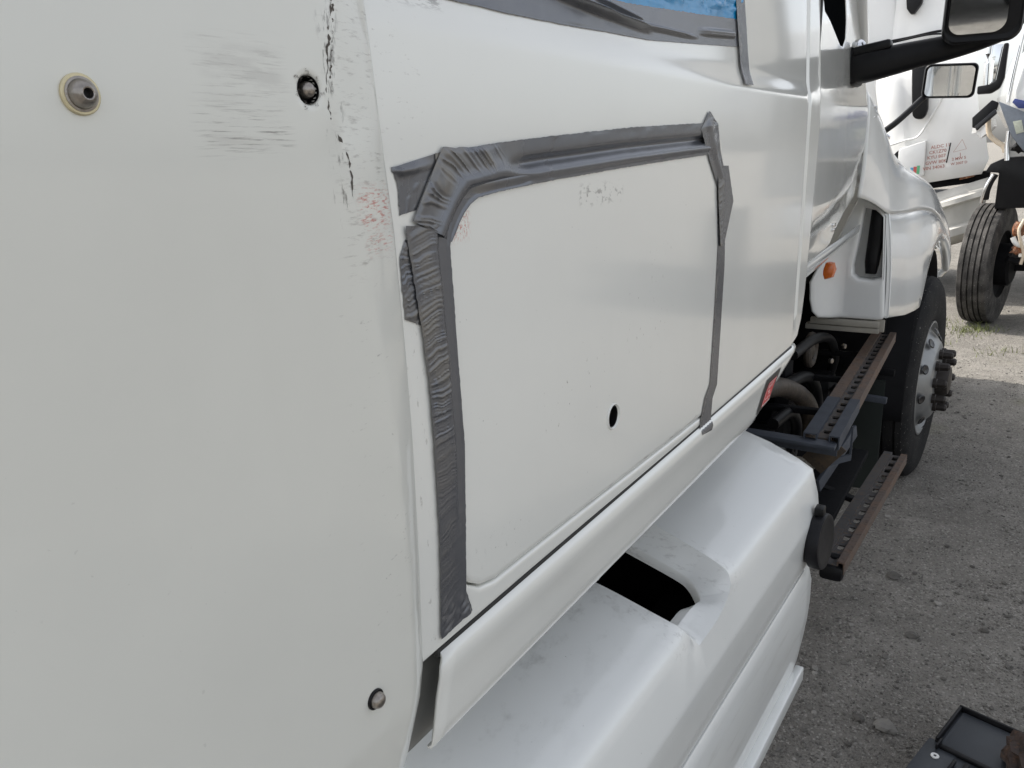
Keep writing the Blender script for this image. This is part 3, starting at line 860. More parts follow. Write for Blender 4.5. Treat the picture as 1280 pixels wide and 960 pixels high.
def corner(s, t, ln):
    q = s / ln
    r = vn1((s + t * .012 + (vn2(s * 40, t * 3, 33) - .5) * .01) * 210, 31); ridge = (1 - np.abs(r - .5) * 2) ** 2.5
    out_ = (1 - sm(.30, .62, t)) * sm(.42, .56, q)
    D = .0019 * ridge * out_ + .0016 * out_ * vn2(s * 60, t * 4, 34)
    c = .50 + .10 * sm(.3, .8, q)
    D = D - .0018 * (1 - sm(.0, .14, q)) + (-.0068 * np.exp(-((t - c - .01) / .13) ** 2) + .0022 * np.exp(-((t - .78) / .10) ** 2)) * (1 - sm(.28, .52, q)) + .0035 * np.exp(-((t - c - .06) / .17) ** 2) * sm(.22, .46, q) - .0030 * np.exp(-((t - .86) / .10) ** 2) * sm(.2, .4, q)
    return D, np.clip(out_ * (.4 + .8 * ridge) + .35 * sm(.25, .4, q) * (1 - sm(.4, .55, q)) * (1 - t), 0, 1)
tape('COR_L', 'COR_R', .0026, corner, step=.0009, m=48, label='tape strip bent round the top rear corner of the baggage door')
tape('VER_L', 'VER_R', .0026, crease(.0015, 380, 41, .60, vchan, True), step=.0009, m=44, label='long wrinkled tape strip down the rear edge of the baggage door')
tape('RGT_L', 'RGT_R', .0010, crease(.0006, 120, 51, .1), m=24)
tape('CRN_L', 'CRN_R', .0022, lambda s, t, ln: (.004 * np.exp(-((t - .5) / .2) ** 2) * sm(.02, .05, s) + (vn2(s * 70, t * 3, 61) - .5) * .0018, .2 + 0 * s), step=.0011)
tape('OVR_L', 'OVR_R', .0034, crease(.0012, 150, 71, .35), step=.0011)
def folds(s, t, ln):
    D = (vn2(s * 20, t * 2, 81) - .5) * .0014
    for (s0, s1, ta, tb, a, w) in ((.30, .62, .15, .72, .0085, .10), (.36, .80, .35, .80, .006, .07), (.26, .50, .10, .45, .005, .08), (.45, .60, .0, .5, .006, .08)):
        q = np.clip((s - s0) / (s1 - s0), 0, 1)
        D = D + a * np.exp(-((t - (ta + (tb - ta) * q)) / w) ** 2) * sm(0, .15, q) * (1 - sm(.8, 1, q))
    D = D + .006 * np.exp(-((t - .55) / .10) ** 2) * sm(.78, .84, s) * (1 - sm(.955, .965, s)) + .003 * np.exp(-((t - .66) / .05) ** 2) * sm(.78, .84, s) * (1 - sm(.955, .965, s))
    return D, .06 + 0 * s
tape('WIN_U', 'WIN_L', .0016, folds, m=60, label='wide creased tape strip along the window bottom')
T['FILM_U'] = [(.80, 2.3), (1.06, 2.3), (1.39, 2.3)]; T['FILM_L'] = [(.80, 1.8715), (1.06, 1.8750), (1.39, 1.9015)]
tape('FILM_U', 'FILM_L', .0007, lambda s, t, ln: (np.abs(vn2(s * 16 + t * 22, t * 34, 91) - .5) * .016 + np.abs(vn2(s * 60, t * 90, 92) - .5) * .006, 0 * s), 'plastic_film', mat_film, step=.003, m=150)
tape('WRT_L', 'WRT_R', .0042, crease(.0007, 140, 95, .2), step=.0013)

# ---- tank fairing
D_ = np.array([.031, 1.0, -.004])
TP = [(-.78, 1.085), (-.372, .9629), (-.360, .9582), (-.3515, .9515), (-.3465, .942), (-.3430, .928), (-.3285, .858), (-.3270, .850), (-.3268, .842), (-.3365, .722), (-.3390, .716), (-.348, .712)]
TL = [(-.350, .706), (-.3405, .704), (-.3375, .699), (-.3345, .675), (-.3325, .62), (-.3355, .55), (-.3430, .47), (-.352, .405), (-.358, .398), (-.372, .396)]
def prof_map(P, zero):
    P = np.array(P); s = np.r_[0, np.cumsum(np.linalg.norm(np.diff(P, axis=0), axis=1))]; s -= s[zero]
    tan = np.gradient(P, s, axis=0); nrm = np.stack([-tan[:, 1], tan[:, 0]], 1); nrm /= np.linalg.norm(nrm, axis=1)[:, None]
    def Mp(u, v, d):
        x = np.interp(v, s, P[:, 0]); z = np.interp(v, s, P[:, 1])
        nx = np.interp(v, s, nrm[:, 0]); nz = np.interp(v, s, nrm[:, 1])
        if nx < 0: nx, nz = -nx, -nz
        if v < -.02: nx, nz = .287, .958
        t = u - 1.85
        return (x - nx * d + D_[0] * t, u, z - nz * d + D_[2] * t)
    return Mp, s
Mt, st_ = prof_map(TP, 3)      # the crease
# v runs from the inner edge (negative) outward and down; flip so that u x v points outwards
Mt2 = lambda u, v, d: Mt(u, -v, d)
vmax, vmin = -st_[0], -st_[-1]
hole = [(1.040, .200), (1.048, .13), (1.056, .002), (1.082, -.011), (1.145, -.011), (1.174, -.004), (1.192, .010), (1.208, .026), (1.238, .056), (1.247, .09), (1.248, .200)]
ridge = [(1.030, -.032), (1.05, -.038), (1.14, -.039), (1.19, -.034), (1.236, -.020), (1.258, .002), (1.268, .028), (1.276, .075), (1.284, .165), (1.285, .23)]
_r = spline([(u, v, 0) for u, v in ridge], 4); ridge = [(p.x, p.y) for p in _r]
_h = spline([(u, v, 0) for u, v in hole], 4); hole = [(p.x, p.y) for p in _h]
ridge_d = [p for p in dense(ridge, .012)]
ridge_d = ridge_d[:1 + max(i for i, p in enumerate(ridge_d) if abs(p[0] - 1.285) < .008 and p[1] < .205)]
def hd(u, v):
    f = float(sm(1.06, 1.10, u)) if v < .05 else float(sm(1.12, 1.2, u))
    return .040 * f
tout = [(-.1, vmin), (1.85, vmin), (1.852, 0.0), (1.862, .04), (1.885, .12), (1.89, vmax), (-.1, vmax)]
def rows(vals, u0, u1, gap=None):
    out = []
    for v in vals:
        v = float(-v)
        if gap and v > -.045:
            out += [[(u, v, 0) for u in np.linspace(u0, gap[0], 20)], [(u, v, 0) for u in np.linspace(gap[1], u1, 14)]]
        else: out.append([(u, v, 0) for u in np.linspace(u0, u1, 40)])
    return out
tank = panel('tank_fairing', dense(tout, .05), [dense(hole, .012)], Mt2, mat_tank, truck, bev=.003, depth=.022, grid=.05, angle=40,
             hole_depth={1: hd}, lines=[[(u, v, -.0022) for u, v in ridge_d]] + rows(st_[1:-1], -.09, 1.838, (1.018, 1.275)), nogrid=[(1.0, -.05), (1.29, -.05), (1.30, .2), (1.0, .2)], support=False)
Ml, sl_ = prof_map(TL, 2)
Ml2 = lambda u, v, d: Ml(u, -v, d)
lout = [(-.1, -sl_[-1]), (1.80, -sl_[-1]), (1.822, -.27), (1.838, -.2), (1.848, -.1), (1.85, -sl_[0]), (-.1, -sl_[0])]
lower = panel('lower_fairing', dense(lout, .05), [], Ml2, mat_tank, truck, bev=.004, depth=.02, grid=.05, angle=25, lines=rows(sl_[1:-1], -.09, 1.79), support=False)
box('fairing_backing', (-.44, .90, .66), (.10, 1.84, .46), mat_void, truck)  # near-black block that darkens the inside of the cut-out
box('tank_end', (-.62, 1.80, .72), (.40, .03, .46), mat_dark, truck)
bm = bmesh.new()
p0, p1 = np.array([-.343, 1.83, .390]), np.array([-.403, -.1, .398])
add_beam(bm, p0, p1, .022, .040)
bm_obj('trim_strip', bm, mat_tank, truck, bevel=.004)
# step well under the cut-out
bm = bmesh.new()
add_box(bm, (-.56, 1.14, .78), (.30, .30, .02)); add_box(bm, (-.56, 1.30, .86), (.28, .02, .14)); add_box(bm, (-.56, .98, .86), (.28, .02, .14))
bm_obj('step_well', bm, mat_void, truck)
cx, cy, cz = -.329, 1.79, .795
cap = lathe('fuel_cap', [(-.01, .058), (.0, .059), (.004, .067), (.026, .0685), (.032, .066), (.033, .058), (.0315, .054), (.0315, 0)], (cx, cy, cz), (1, -.09, .05), mat_cap, truck, seg=36)
box('cap_tab', (cx + .012, cy, cz + .078), (.022, .03, .022), mat_black, cap, bevel=.004)
lathe('rivet', [(0, .006), (.003, .0055), (.0045, .003), (.005, 0)], (-.430, 1.062 + .06, 1.168 - .0), (1, 0, .2), mat_steel_dark, truck, seg=12)

# ---- cab and door
k_ = .05
def Mdoor(u, v, d):
    x = -.426 - k_ * (u - 1.99)
    x -= .007 * float(sm(1.835, 1.865, v)) + .06 * max(0, v - 1.87)
    zs = np.interp(u, [1.9, 2.044, 2.387, 2.70, 3.02], [1.49, 1.503, 1.529, 1.575, 1.70])
    x -= .018 * float(1 - sm(zs - .03, zs + .02, v))
    return (x - d, u, v)
dl = [(1.994, 1.411), (2.20, 1.413), (2.401, 1.416), (2.46, 1.422), (2.55, 1.455), (2.70, 1.492), (2.85, 1.518), (2.93, 1.536), (2.975, 1.59), (3.005, 1.68), (2.99, 1.77), (2.954, 1.865), (2.80, 2.00), (2.64, 2.14), (2.45, 2.5), (2.3, 2.78), (1.994, 2.8)]
wh = [(2.04, 2.06), (2.077, 2.012), (2.16, 2.000), (2.257, 1.978), (2.33, 1.960), (2.385, 1.960), (2.43, 1.985), (2.44, 2.03), (2.39, 2.15), (2.27, 2.6), (2.04, 2.7)]
cdoor = panel('cab_door', dense(dl, .04), [dense(wh, .03)], Mdoor, mat_paint, truck, bev=.004, depth=.03, grid=.03)
wv = offs(ccw(wh), .006)
panel('side_window', dense(wv, .05), [], lambda u, v, d: (Mdoor(u, v, 0)[0] - .002 - d, u, v), mat_glass, cdoor, bev=.001, depth=.004, grid=.1)
bm = bmesh.new()
for zz in (1.463, 1.477): add_box(bm, (-.466, 2.49, zz), (.004, .035, .009))
bm_obj('door_badge', bm, mat_chrome, cdoor, bevel=.001)
# cab shell (roof, windshield, far side)
cabp = [(1.993, 1.40), (2.95, 1.40), (2.95, 1.88), (2.80, 2.02), (2.40, 2.72), (2.28, 3.0), (1.993, 3.2)]
V = [(-.50 - (.06 if y > 2.5 else 0), y, z) for y, z in cabp] + [(-2.8, y, z) for y, z in cabp]; n = len(cabp)
F = [tuple(range(n)), tuple(range(2 * n - 1, n - 1, -1))] + [(i, (i + 1) % n, (i + 1) % n + n, i + n) for i in range(n)]
o = mk('cab_shell', V, F, mat_fender, truck); fixn(o)
# A-pillar beside the door
tube('windshield_pillar', [(-.489, 2.87, 1.945), (-.486, 2.80, 2.01), (-.476, 2.62, 2.19), (-.485, 2.40, 2.72)], [(.022, .022), (.022, .022), (.022, .022)], mat_fender, truck, seg=12)
# dark jambs between sleeper, cab and door
box('cab_joint_seal', (-.448, 1.992, 1.85), (.03, .012, 1.1), mat_rubber_gap, truck, bevel=.002)

# ---- hood and fender
FS = {
 2.962: [(-.90, 1.98), (-.60, 1.93), (-.52, 1.905), (-.485, 1.87), (-.478, 1.80), (-.477, 1.74), (-.476, 1.68), (-.477, 1.62), (-.480, 1.575), (-.484, 1.53)],
 3.12: [(-.90, 1.96), (-.60, 1.90), (-.51, 1.865), (-.475, 1.82), (-.466, 1.76), (-.463, 1.70), (-.460, 1.64), (-.458, 1.58), (-.458, 1.54), (-.458, 1.50)],
 3.30: [(-.90, 1.94), (-.60, 1.86), (-.51, 1.81), (-.472, 1.765), (-.459, 1.72), (-.450, 1.66), (-.442, 1.60), (-.436, 1.55), (-.430, 1.50), (-.426, 1.45)],
 3.60: [(-.90, 1.90), (-.62, 1.80), (-.53, 1.745), (-.485, 1.69), (-.455, 1.634), (-.438, 1.59), (-.425, 1.555), (-.417, 1.52), (-.411, 1.48), (-.406, 1.43)],
 3.90: [(-.90, 1.85), (-.64, 1.74), (-.55, 1.685), (-.487, 1.632), (-.438, 1.588), (-.405, 1.560), (-.390, 1.538), (-.382, 1.515), (-.376, 1.48), (-.370, 1.42)],
 4.30: [(-.90, 1.80), (-.65, 1.665), (-.56, 1.62), (-.49, 1.580), (-.435, 1.545), (-.395, 1.515), (-.372, 1.49), (-.360, 1.46), (-.352, 1.42), (-.347, 1.37)],
 4.80: [(-.90, 1.72), (-.65, 1.55), (-.55, 1.49), (-.48, 1.455), (-.425, 1.425), (-.385, 1.395), (-.362, 1.365), (-.350, 1.335), (-.344, 1.30), (-.341, 1.26)],
 5.20: [(-.90, 1.62), (-.65, 1.42), (-.55, 1.36), (-.47, 1.315), (-.41, 1.28), (-.37, 1.245), (-.348, 1.215), (-.336, 1.18), (-.330, 1.15), (-.326, 1.12)],
 5.50: [(-.90, 1.50), (-.68, 1.27), (-.58, 1.20), (-.50, 1.15), (-.45, 1.11), (-.41, 1.075), (-.39, 1.05), (-.38, 1.02), (-.376, 1.0), (-.374, .98)]}
ks = sorted(FS)
def fsec(y):
    # Catmull-Rom between the sections
    i = max(0, min(len(ks) - 2, int(np.searchsorted(ks, y) - 1))); t = (y - ks[i]) / (ks[i + 1] - ks[i])
    g = lambda j: np.array(FS[ks[max(0, min(len(ks) - 1, j))]])
    p0, p1, p2, p3 = g(i - 1), g(i), g(i + 1), g(i + 2)
    return .5 * ((2 * p1) + (p2 - p0) * t + (2 * p0 - 5 * p1 + 4 * p2 - p3) * t * t + (3 * p1 - p0 - 3 * p2 + p3) * t ** 3)
arch = [(3.30, 1.052), (3.45, 1.03), (3.62, 1.005), (3.80, .992), (3.90, .992), (3.96, 1.03), (4.03, 1.09), (4.12, 1.15), (4.25, 1.20), (4.45, 1.225), (4.65, 1.22), (4.85, 1.18), (5.0, 1.12), (5.12, 1.05), (5.2, .98), (5.5, .90)]
secs = []
yy = sorted(set(list(np.round(np.linspace(2.962, 5.5, 66), 4)) + [3.3]))
def refine(P, n=3):
    pts = spline([(p[0], 0, p[1]) for p in P], n); return [(p.x, p.z) for p in pts]
for y in yy: secs.append([(x, y, z) for x, z in refine(fsec(y))])
fender = loft('fender', secs, mat_fender, truck, thick=.006, angle=60)
# outer wall down to the wheel arch, with a rolled lip
secs = []
for y in [q for q in yy if q >= 3.3]:
    e = fsec(y)[-1]; zb = float(np.interp(y, *zip(*arch))); zb = min(zb, e[1] - .01)
    xb = float(np.interp(y, [3.3, 3.6, 3.9, 4.3, 4.8, 5.2, 5.5], [-.393, -.368, -.338, -.336, -.338, -.320, -.37]))
    sec = []
    for t in np.linspace(0, 1, 9):
        x = e[0] + (xb - e[0]) * (t ** .8) + .006 * math.sin(t * math.pi); sec.append((x, y, e[1] + (zb - e[1]) * t))
    sec += [(xb - .006, y, zb - .004), (xb - .02, y, zb - .002), (xb - .035, y, zb + .012)]
    secs.append(sec)
loft('fender_wall', secs, mat_fender, fender, thick=.004, angle=60)
# rear edge return of the fender wall
e = secs[0]
loft('fender_return', [[(x, 3.301, z) for x, y, z in e[:9]], [(x - .012, 3.297, z) for x, y, z in e[:9]], [(x - .02, 3.33, z) for x, y, z in e[:9]]], mat_fender, fender, angle=60)
bm = bmesh.new(); add_box(bm, (-.4735, 3.08, 1.795), (.010, .05, .007)); add_box(bm, (-.4755, 3.08, 1.830), (.012, .05, .007)); add_box(bm, (-.4740, 3.105, 1.813), (.010, .012, .04))
bm_obj('fender_badge', bm, mat_chrome, fender, bevel=.001)
# hood block
HS = [(2.955, 2.0, .9), (3.4, 1.95, .9), (4.0, 1.87, .9), (4.6, 1.78, .9), (5.2, 1.66, .9), (5.7, 1.50, .88), (6.2, 1.30, .8), (6.35, 1.0, .75), (6.35, .45, .75)]
secs = []
for (y, z, hw) in HS:
    secs.append([(-1.66 + hw * 1.02, y, z - .30 if z > .6 else .45), (-1.66 + hw, y, z - .06), (-1.66 + hw * .8, y, z), (-1.66, y, z + .03), (-1.66 - hw * .8, y, z), (-1.66 - hw, y, z - .06), (-1.66 - hw * 1.1, y, max(.45, z - .7))])
loft('hood', secs, mat_fender, truck, thick=.01, angle=40)
box('bumper', (-1.66, 6.25, .62), (2.4, .5, .45), mat_tank, truck, bevel=.05)
# fender inner liner
secs = []
for k in range(25):
    a = math.radians(-10 + 200 * k / 24); y, z = 4.52 - .66 * math.cos(a), .55 + .62 * math.sin(a)
    secs.append([(-.36, y, z), (-.60, y, z), (-.9, y, z)])
loft('wheel_liner', secs, mat_dark, truck, thick=.004)

# ---- rear face of the fender with recess, duct and amber lamp
face = [(-.404, 1.055), (-.412, 1.165), (-.420, 1.30), (-.430, 1.44), (-.455, 1.475), (-.50, 1.502), (-.534, 1.516), (-.569, 1.434), (-.607, 1.320), (-.655, 1.24), (-.675, 1.19), (-.672, 1.12), (-.662, 1.07), (-.640, 1.042), (-.60, 1.036), (-.43, 1.036), (-.41, 1.042)]
rec = [(-.428, 1.205), (-.440, 1.436), (-.470, 1.462), (-.508, 1.470), (-.520, 1.35), (-.533, 1.25), (-.530, 1.215), (-.510, 1.198), (-.46, 1.194)]
MF = lambda u, v, d: (u, 3.288 + .10 * float(sm(-.56, -.69, u)) * -1 + d, v)
fface = panel('fender_rear_face', dense(face, .03), [dense(rec, .02)], MF, mat_fender, fender, bev=.010, depth=.05, grid=.025, angle=70)
bm = bmesh.new(); add_box(bm, (-.490, 3.385, 1.33), (.10, .012, .34)); add_box(bm, (-.485, 3.345, 1.188), (.10, .09, .012))
bm_obj('recess_lining', bm, mat_fender, fender, bevel=.003)
tube('intake_duct', [(-.462, 3.345, 1.47), (-.464, 3.34, 1.40), (-.468, 3.335, 1.32), (-.471, 3.33, 1.262), (-.472, 3.33, 1.216)], [(.028, .034), (.028, .033), (.027, .028), (.026, .026), (.02, .021)], mat_black, fender, seg=16, aspect=.5, up=Vector((0, 1, 0)))
ml = [(-.597, 1.205), (-.590, 1.235), (-.598, 1.262), (-.622, 1.268), (-.640, 1.25), (-.655, 1.222), (-.652, 1.200), (-.625, 1.194)]
mx = lambda k, dy: [(x * k + (1 - k) * -.622, 3.262 - dy, z * k + (1 - k) * 1.23) for x, z in ml]
V = mx(1, -.012) + mx(1, .012) + mx(.88, .026) + mx(.4, .032); n = len(ml); F = []
for r in range(3): F += [(r * n + i, r * n + (i + 1) % n, (r + 1) * n + (i + 1) % n, (r + 1) * n + i) for i in range(n)]
F.append(tuple(3 * n + i for i in range(n)))
o = mk('marker_lamp', V, F, mat_orange, fender, angle=30); fixn(o); o['label'] = 'orange side marker lamp'
bm = bmesh.new(); add_box(bm, (-.55, 3.30, 1.019), (.26, .03, .026)); add_box(bm, (-.42, 3.31, 1.012), (.036, .012, .05)); add_box(bm, (-.56, 3.32, .992), (.28, .05, .022))
bm_obj('sill_flange', bm, simple('stained_sill', (.32, .30, .26), .55, var=.25, vscale=20), truck, bevel=.003)

# ---- steps
def step(a0, a1, z, w0, w1, name, sleeve):
    """two rails with a serrated perforated plate between, from a0 (rear) to a1 (front)"""
    root = bpy.data.objects.new(name, None); C.objects.link(root); adopt(root, truck); root.empty_display_size = .1
    root.matrix_parent_inverse = Matrix.Translation(-Vector(truck.location))
    a, b = Vector((a0[0], a0[1], z)), Vector((a1[0], a1[1], z)); d = (b - a).normalized(); s_ = d.cross(Vector((0, 0, 1))).normalized()
    L = (b - a).length
    def rail(name2, o0, o1, mat, t0, t1, dz=0, h=.004, tilt=0):
        V = []
        for t in (t0, t1):
            for (o, zz) in ((o0, -.042), (o0, 0), (o1, tilt), (o1, tilt - .028), (o1 - math.copysign(h, o1 - o0), tilt - .028), (o1 - math.copysign(h, o1 - o0), tilt - h), (o0 + math.copysign(h, o1 - o0), -h), (o0 + math.copysign(h, o1 - o0), -.042)):
                V.append(a + d * t + s_ * o + Vector((0, 0, zz + dz)))
        F = [tuple(range(8)), tuple(range(15, 7, -1))] + [(i, (i + 1) % 8, (i + 1) % 8 + 8, i + 8) for i in range(8)]
        o = mk(name2, V, F, mat, root, angle=20); fixn(o); return o
    w = (w0 + w1) / 2
    rail('rail', -w * .5, -w * .14, mat_rust if sleeve else mat_oldsteel, .0, L, 0); rail('rail', w * .5, w * .24, mat_rust, .0, L, 0)
    if sleeve:
        rail('rail_sleeve', -w * .52, -w * .12, mat_step_grey, -.02, sleeve, .0035); rail('rail_sleeve', w * .53, w * .22, mat_step_grey, -.02, sleeve, .0035)
    # serrated plate with real square holes
    nh = int(L / .075); holes = []
    for i in range(nh):
        u = .05 + i * (L - .1) / (nh - 1); holes.append(rrect(u - .019, u + .019, -.0105, .0105, .005, 2))
    c0 = w * .06
    def Mp(u, v, dd):
        zz = -.013 + .007 * abs(math.sin(u / L * nh * math.pi)) * (1 if abs(v) > .008 else .6)
        p = a + d * u - s_ * (v - c0) + Vector((0, 0, zz - dd)); return tuple(p)
    panel('tread_plate', dense([(0, -.0195), (L, -.0195), (L, .0195), (0, .0195)], .019), holes, Mp, mat_oldsteel, root, bev=.001, depth=.006, grid=.05, angle=30)
    return root
step((-.418, 2.30), (-.459, 3.80), .885, .108, .085, 'upper_step', .38)
step((-.392, 2.45), (-.338, 3.56), .40, .100, .085, 'lower_step', 0)
bm = bmesh.new()
add_beam(bm, (-.80, 2.27, .868), (-.372, 2.27, .862), .05, .012); add_beam(bm, (-.80, 2.295, .85), (-.372, 2.295, .845), .006, .045)
bm_obj('step_support', bm, mat_step_grey, truck, bevel=.002)
bm = bmesh.new(); add_beam(bm, (-.43, 2.36, .69), (-.375, 2.62, .80), .012, .045); bm_obj('diagonal_stay', bm, mat_step_grey, truck, bevel=.002)
bm = bmesh.new(); add_beam(bm, (-.354, 2.42, .88), (-.354, 2.42, .775), .006, .006, Vector((0, 1, 0))); add_beam(bm, (-.354, 2.42, .78), (-.40, 2.36, .775), .008, .02)
bm_obj('step_hanger', bm, mat_step_grey, truck)
V = []
bm = bmesh.new(); add_box(bm, (-.42, 2.36, .80), (.075, .006, .11), Matrix.Rotation(math.radians(38), 3, 'Y')); bm_obj('rusty_gusset', bm, mat_rustplate, truck, bevel=.001)
box('step_end_block', (-.385, 2.47, .357), (.075, .07, .055), mat_black, truck, bevel=.015)
beam('step_post', (-.60, 2.5, .40), (-.37, 2.50, .38), .03, .03, mat_dark, truck)

# ---- underbody seen behind the steps
box('frame_rail', (-1.15, 3.2, .82), (.09, 6.2, .28), mat_dark, truck)
box('cab_underside', (-1.75, 2.5, 1.365), (2.2, 1.0, .03), mat_dark, truck)
loft('door_sill', [[(-.452 - .05 * (y - 1.99), y, 1.412), (-.455 - .05 * (y - 1.99), y, 1.385), (-.475 - .06 * (y - 1.99), y, 1.35), (-.53 - .08 * (y - 1.99), y, 1.315), (-.62 - .04 * (y - 1.99), y, 1.30)] for y in np.linspace(1.995, 3.25, 12)], mat_fender, truck, thick=.004)
lathe('air_tank', [(-.25, .0), (-.25, .16), (-.22, .20), (.10, .20), (.14, .16), (.145, 0)], (-.80, 3.02, .66), (1, 0, 0), mat_dark, truck, seg=40)
lathe('fuel_filter', [(-.2, .0), (-.2, .085), (.10, .085), (.12, .05), (.12, 0)], (-.70, 2.55, .66), (1, 0, .0), mat_darkgrey, truck, seg=28)
V, F, MI = join_vf([(*tube_vf([Vector((-.64, 3.14 + .055 * math.cos(a), .93 + .055 * math.sin(a))) for a in np.linspace(0, 6.283, 25)], .018, 10, None, Vector((1, 0, 0))), 0),
                    (*lathe_vf([(0, .03), (.03, .028), (.035, .015), (.036, 0)], (-.66, 3.14, .93), (1, 0, 0), 16), 0)])
o = mk('flange_ring', V, F, mat_pipe, truck); fixn(o)
tube('hose', [(-.62, 2.75, 1.0), (-.61, 3.05, .995), (-.61, 3.35, .93), (-.62, 3.55, .80), (-.66, 3.62, .66)], .02, mat_hose, truck, n=8)
tube('hose', [(-.63, 2.7, .90), (-.62, 2.95, .87), (-.62, 3.14, .80), (-.62, 3.25, .68), (-.65, 3.26, .58)], .022, mat_hose, truck, n=8)
tube('hose', [(-.60, 2.45, .84), (-.59, 2.62, .83), (-.59, 2.74, .76), (-.60, 2.80, .66)], .020, mat_hose, truck, n=8)
tube('exhaust_pipe', [(-.66, 2.52, .93), (-.63, 2.66, .905), (-.60, 2.83, .83), (-.59, 2.95, .74), (-.60, 3.0, .62)], .034, mat_pipe, truck, seg=16, n=8)
for (x, y, z) in ((-.600, 3.33, .845), (-.60, 2.66, .835), (-.59, 3.55, .86)):
    lathe('hex_bolt', [(0, .012), (.012, .012), (.014, .009), (.014, 0)], (x, y, z), (1, -.4, 0), mat_steel, truck, seg=6)
box('battery_box', (-.80, 2.45, .60), (.30, .5, .30), mat_dark, truck, bevel=.01)
box('splash_panel', (-.515, 3.86, .36), (.15, .02, .56), mat_panelgrey, truck, bevel=.004)
beam('cross_tube', (-.62, 3.80, .70), (-.40, 3.80, .695), .03, .03, mat_dark, truck)
beam('cross_tube', (-.62, 3.70, .60), (-.41, 3.70, .59), .028, .028, mat_step_grey, truck)
box('inner_fender_panel', (-.72, 3.92, .62), (.50, .02, .9), mat_dark, truck)

box('underbody_shade_sheet', (-.90, 2.9, .88), (.02, 2.0, 1.0), mat_void, truck)  # black sheet added to darken the space behind the steps
box('valve_block', (-.70, 2.86, .90), (.10, .12, .12), mat_dark, truck, bevel=.012)
box('air_dryer', (-.66, 3.36, .66), (.16, .16, .24), mat_dark, truck, bevel=.03)
for (p, r) in (([(-.66, 2.9, .97), (-.64, 3.1, .985), (-.64, 3.3, .96), (-.66, 3.45, .90)], .008), ([(-.56, 2.5, .72), (-.55, 2.8, .70), (-.56, 3.2, .73), (-.6, 3.5, .72)], .009), ([(-.52, 2.35, .80), (-.53, 2.45, .74), (-.56, 2.6, .70), (-.60, 2.7, .60)], .010)):
    tube('air_line', p, r, mat_hose, truck, n=6)
for y in (2.62, 3.05, 3.48): beam('step_bracket', (-.90, y, .835), (-.46, y, .848), .03, .02, mat_dark, truck)
beam('lower_step_arm', (-.90, 3.0, .50), (-.40, 3.0, .385), .035, .02, mat_dark, truck)
box('lower_step_frame', (-.52, 2.95, .40), (.16, 1.1, .03), mat_dark, truck)

# ---- front wheel (steered a little)
wc = Vector((-.445, 4.42, .525)); ang = math.radians(3.5)
ax = Vector((math.cos(ang), -math.sin(ang), 0))
wheel = bpy.data.objects.new('front_wheel', None); C.objects.link(wheel); wheel.parent = truck
wheel.matrix_parent_inverse = Matrix.Translation(-Vector(truck.location))
def sub(parent, name, prof, mat, seg=48, angle=35, o=wc, d=ax):
    V, F = lathe_vf(prof, o, d, seg); ob = mk(name, V, F, mat, parent, angle=angle); fixn(ob); return ob
h = .138
tp = [(-h, .30), (-h - .006, .40), (-h + .004, .49), (-h + .02, .518)]
for gx in (-.085, -.03, .03, .085):
    tp += [(gx - .006, .527), (gx - .005, .513), (gx + .005, .513), (gx + .006, .527)]
tp += [(h - .022, .520), (h - .012, .508), (h + .001, .485), (h + .006, .43), (h + .004, .36), (h - .004, .312), (h - .015, .295)]
sub(wheel, 'tyre', tp, mat_tyre, 72, 25)
sub(wheel, 'rim', [(h - .02, .297), (h - .004, .300), (h - .002, .292), (h - .02, .283), (h - .035, .27), (h + .01, .225), (h + .035, .195), (h + .044, .175), (h + .046, .09), (h + .046, 0)], mat_alloy, 48)
sub(wheel, 'hub', [(h + .04, .085), (h + .085, .080), (h + .10, .07), (h + .105, .05), (h + .108, 0)], mat_steel_dark, 24)
r_ = Vector((0, 0, 1)); u_ = r_; v_ = ax.cross(u_)
nut0 = None
for k in range(10):
    a = 2 * math.pi * k / 10 + .2
    p = (u_ * math.cos(a) + v_ * math.sin(a)) * .142
    if nut0 is None:
        V, F = lathe_vf([(0, .026), (.018, .026), (.022, .021), (.058, .020), (.066, .013), (.068, 0)], (0, 0, 0), ax, 8)
        nut0 = mk('lug_nut', V, F, mat_steel_dark, wheel, angle=30); fixn(nut0); o = nut0
    else:
        o = nut0.copy(); C.objects.link(o)
    o.location = wc + ax * (h + .042) + p
for k in range(10):
    a = 2 * math.pi * (k + .5) / 10 + .2; rd = u_ * math.cos(a) + v_ * math.sin(a)
    V, F = lathe_vf([(.012, .026), (.016, .020), (.012, .0)], wc + ax * (h + .004) + rd * .238, ax + rd * .6, 12)
    o = mk('hand_hole', V, F, mat_blackgloss, wheel); fixn(o)

# ---- door mirror on its arm
mirror = bpy.data.objects.new('door_mirror', None); C.objects.link(mirror); mirror.parent = truck
mirror.matrix_parent_inverse = Matrix.Translation(-Vector(truck.location))
my = 2.56
tube('mirror_arm', [(-.50, my + .05, 1.925), (-.44, my + .01, 1.920), (-.385, my, 1.925), (-.30, my, 1.938), (-.215, my, 1.950), (-.14, my, 1.968), (-.095, my, 1.985), (-.068, my, 2.02), (-.055, my, 2.08), (-.052, my, 2.25), (-.060, my, 2.36)],
     [(.045, .052), (.045, .050), (.042, .042), (.036, .034), (.032, .028), (.030, .028), (.028, .030), (.026, .028), (.024, .028), (.022, .03), (.02, .03)], mat_black, mirror, seg=16, n=5, aspect=.6, up=Vector((0, 1, 0)))
bm = bmesh.new(); add_box(bm, (-.468, my + .03, 1.922), (.05, .12, .105)); bm_obj('mirror_base', bm, mat_black, mirror, bevel=.014)
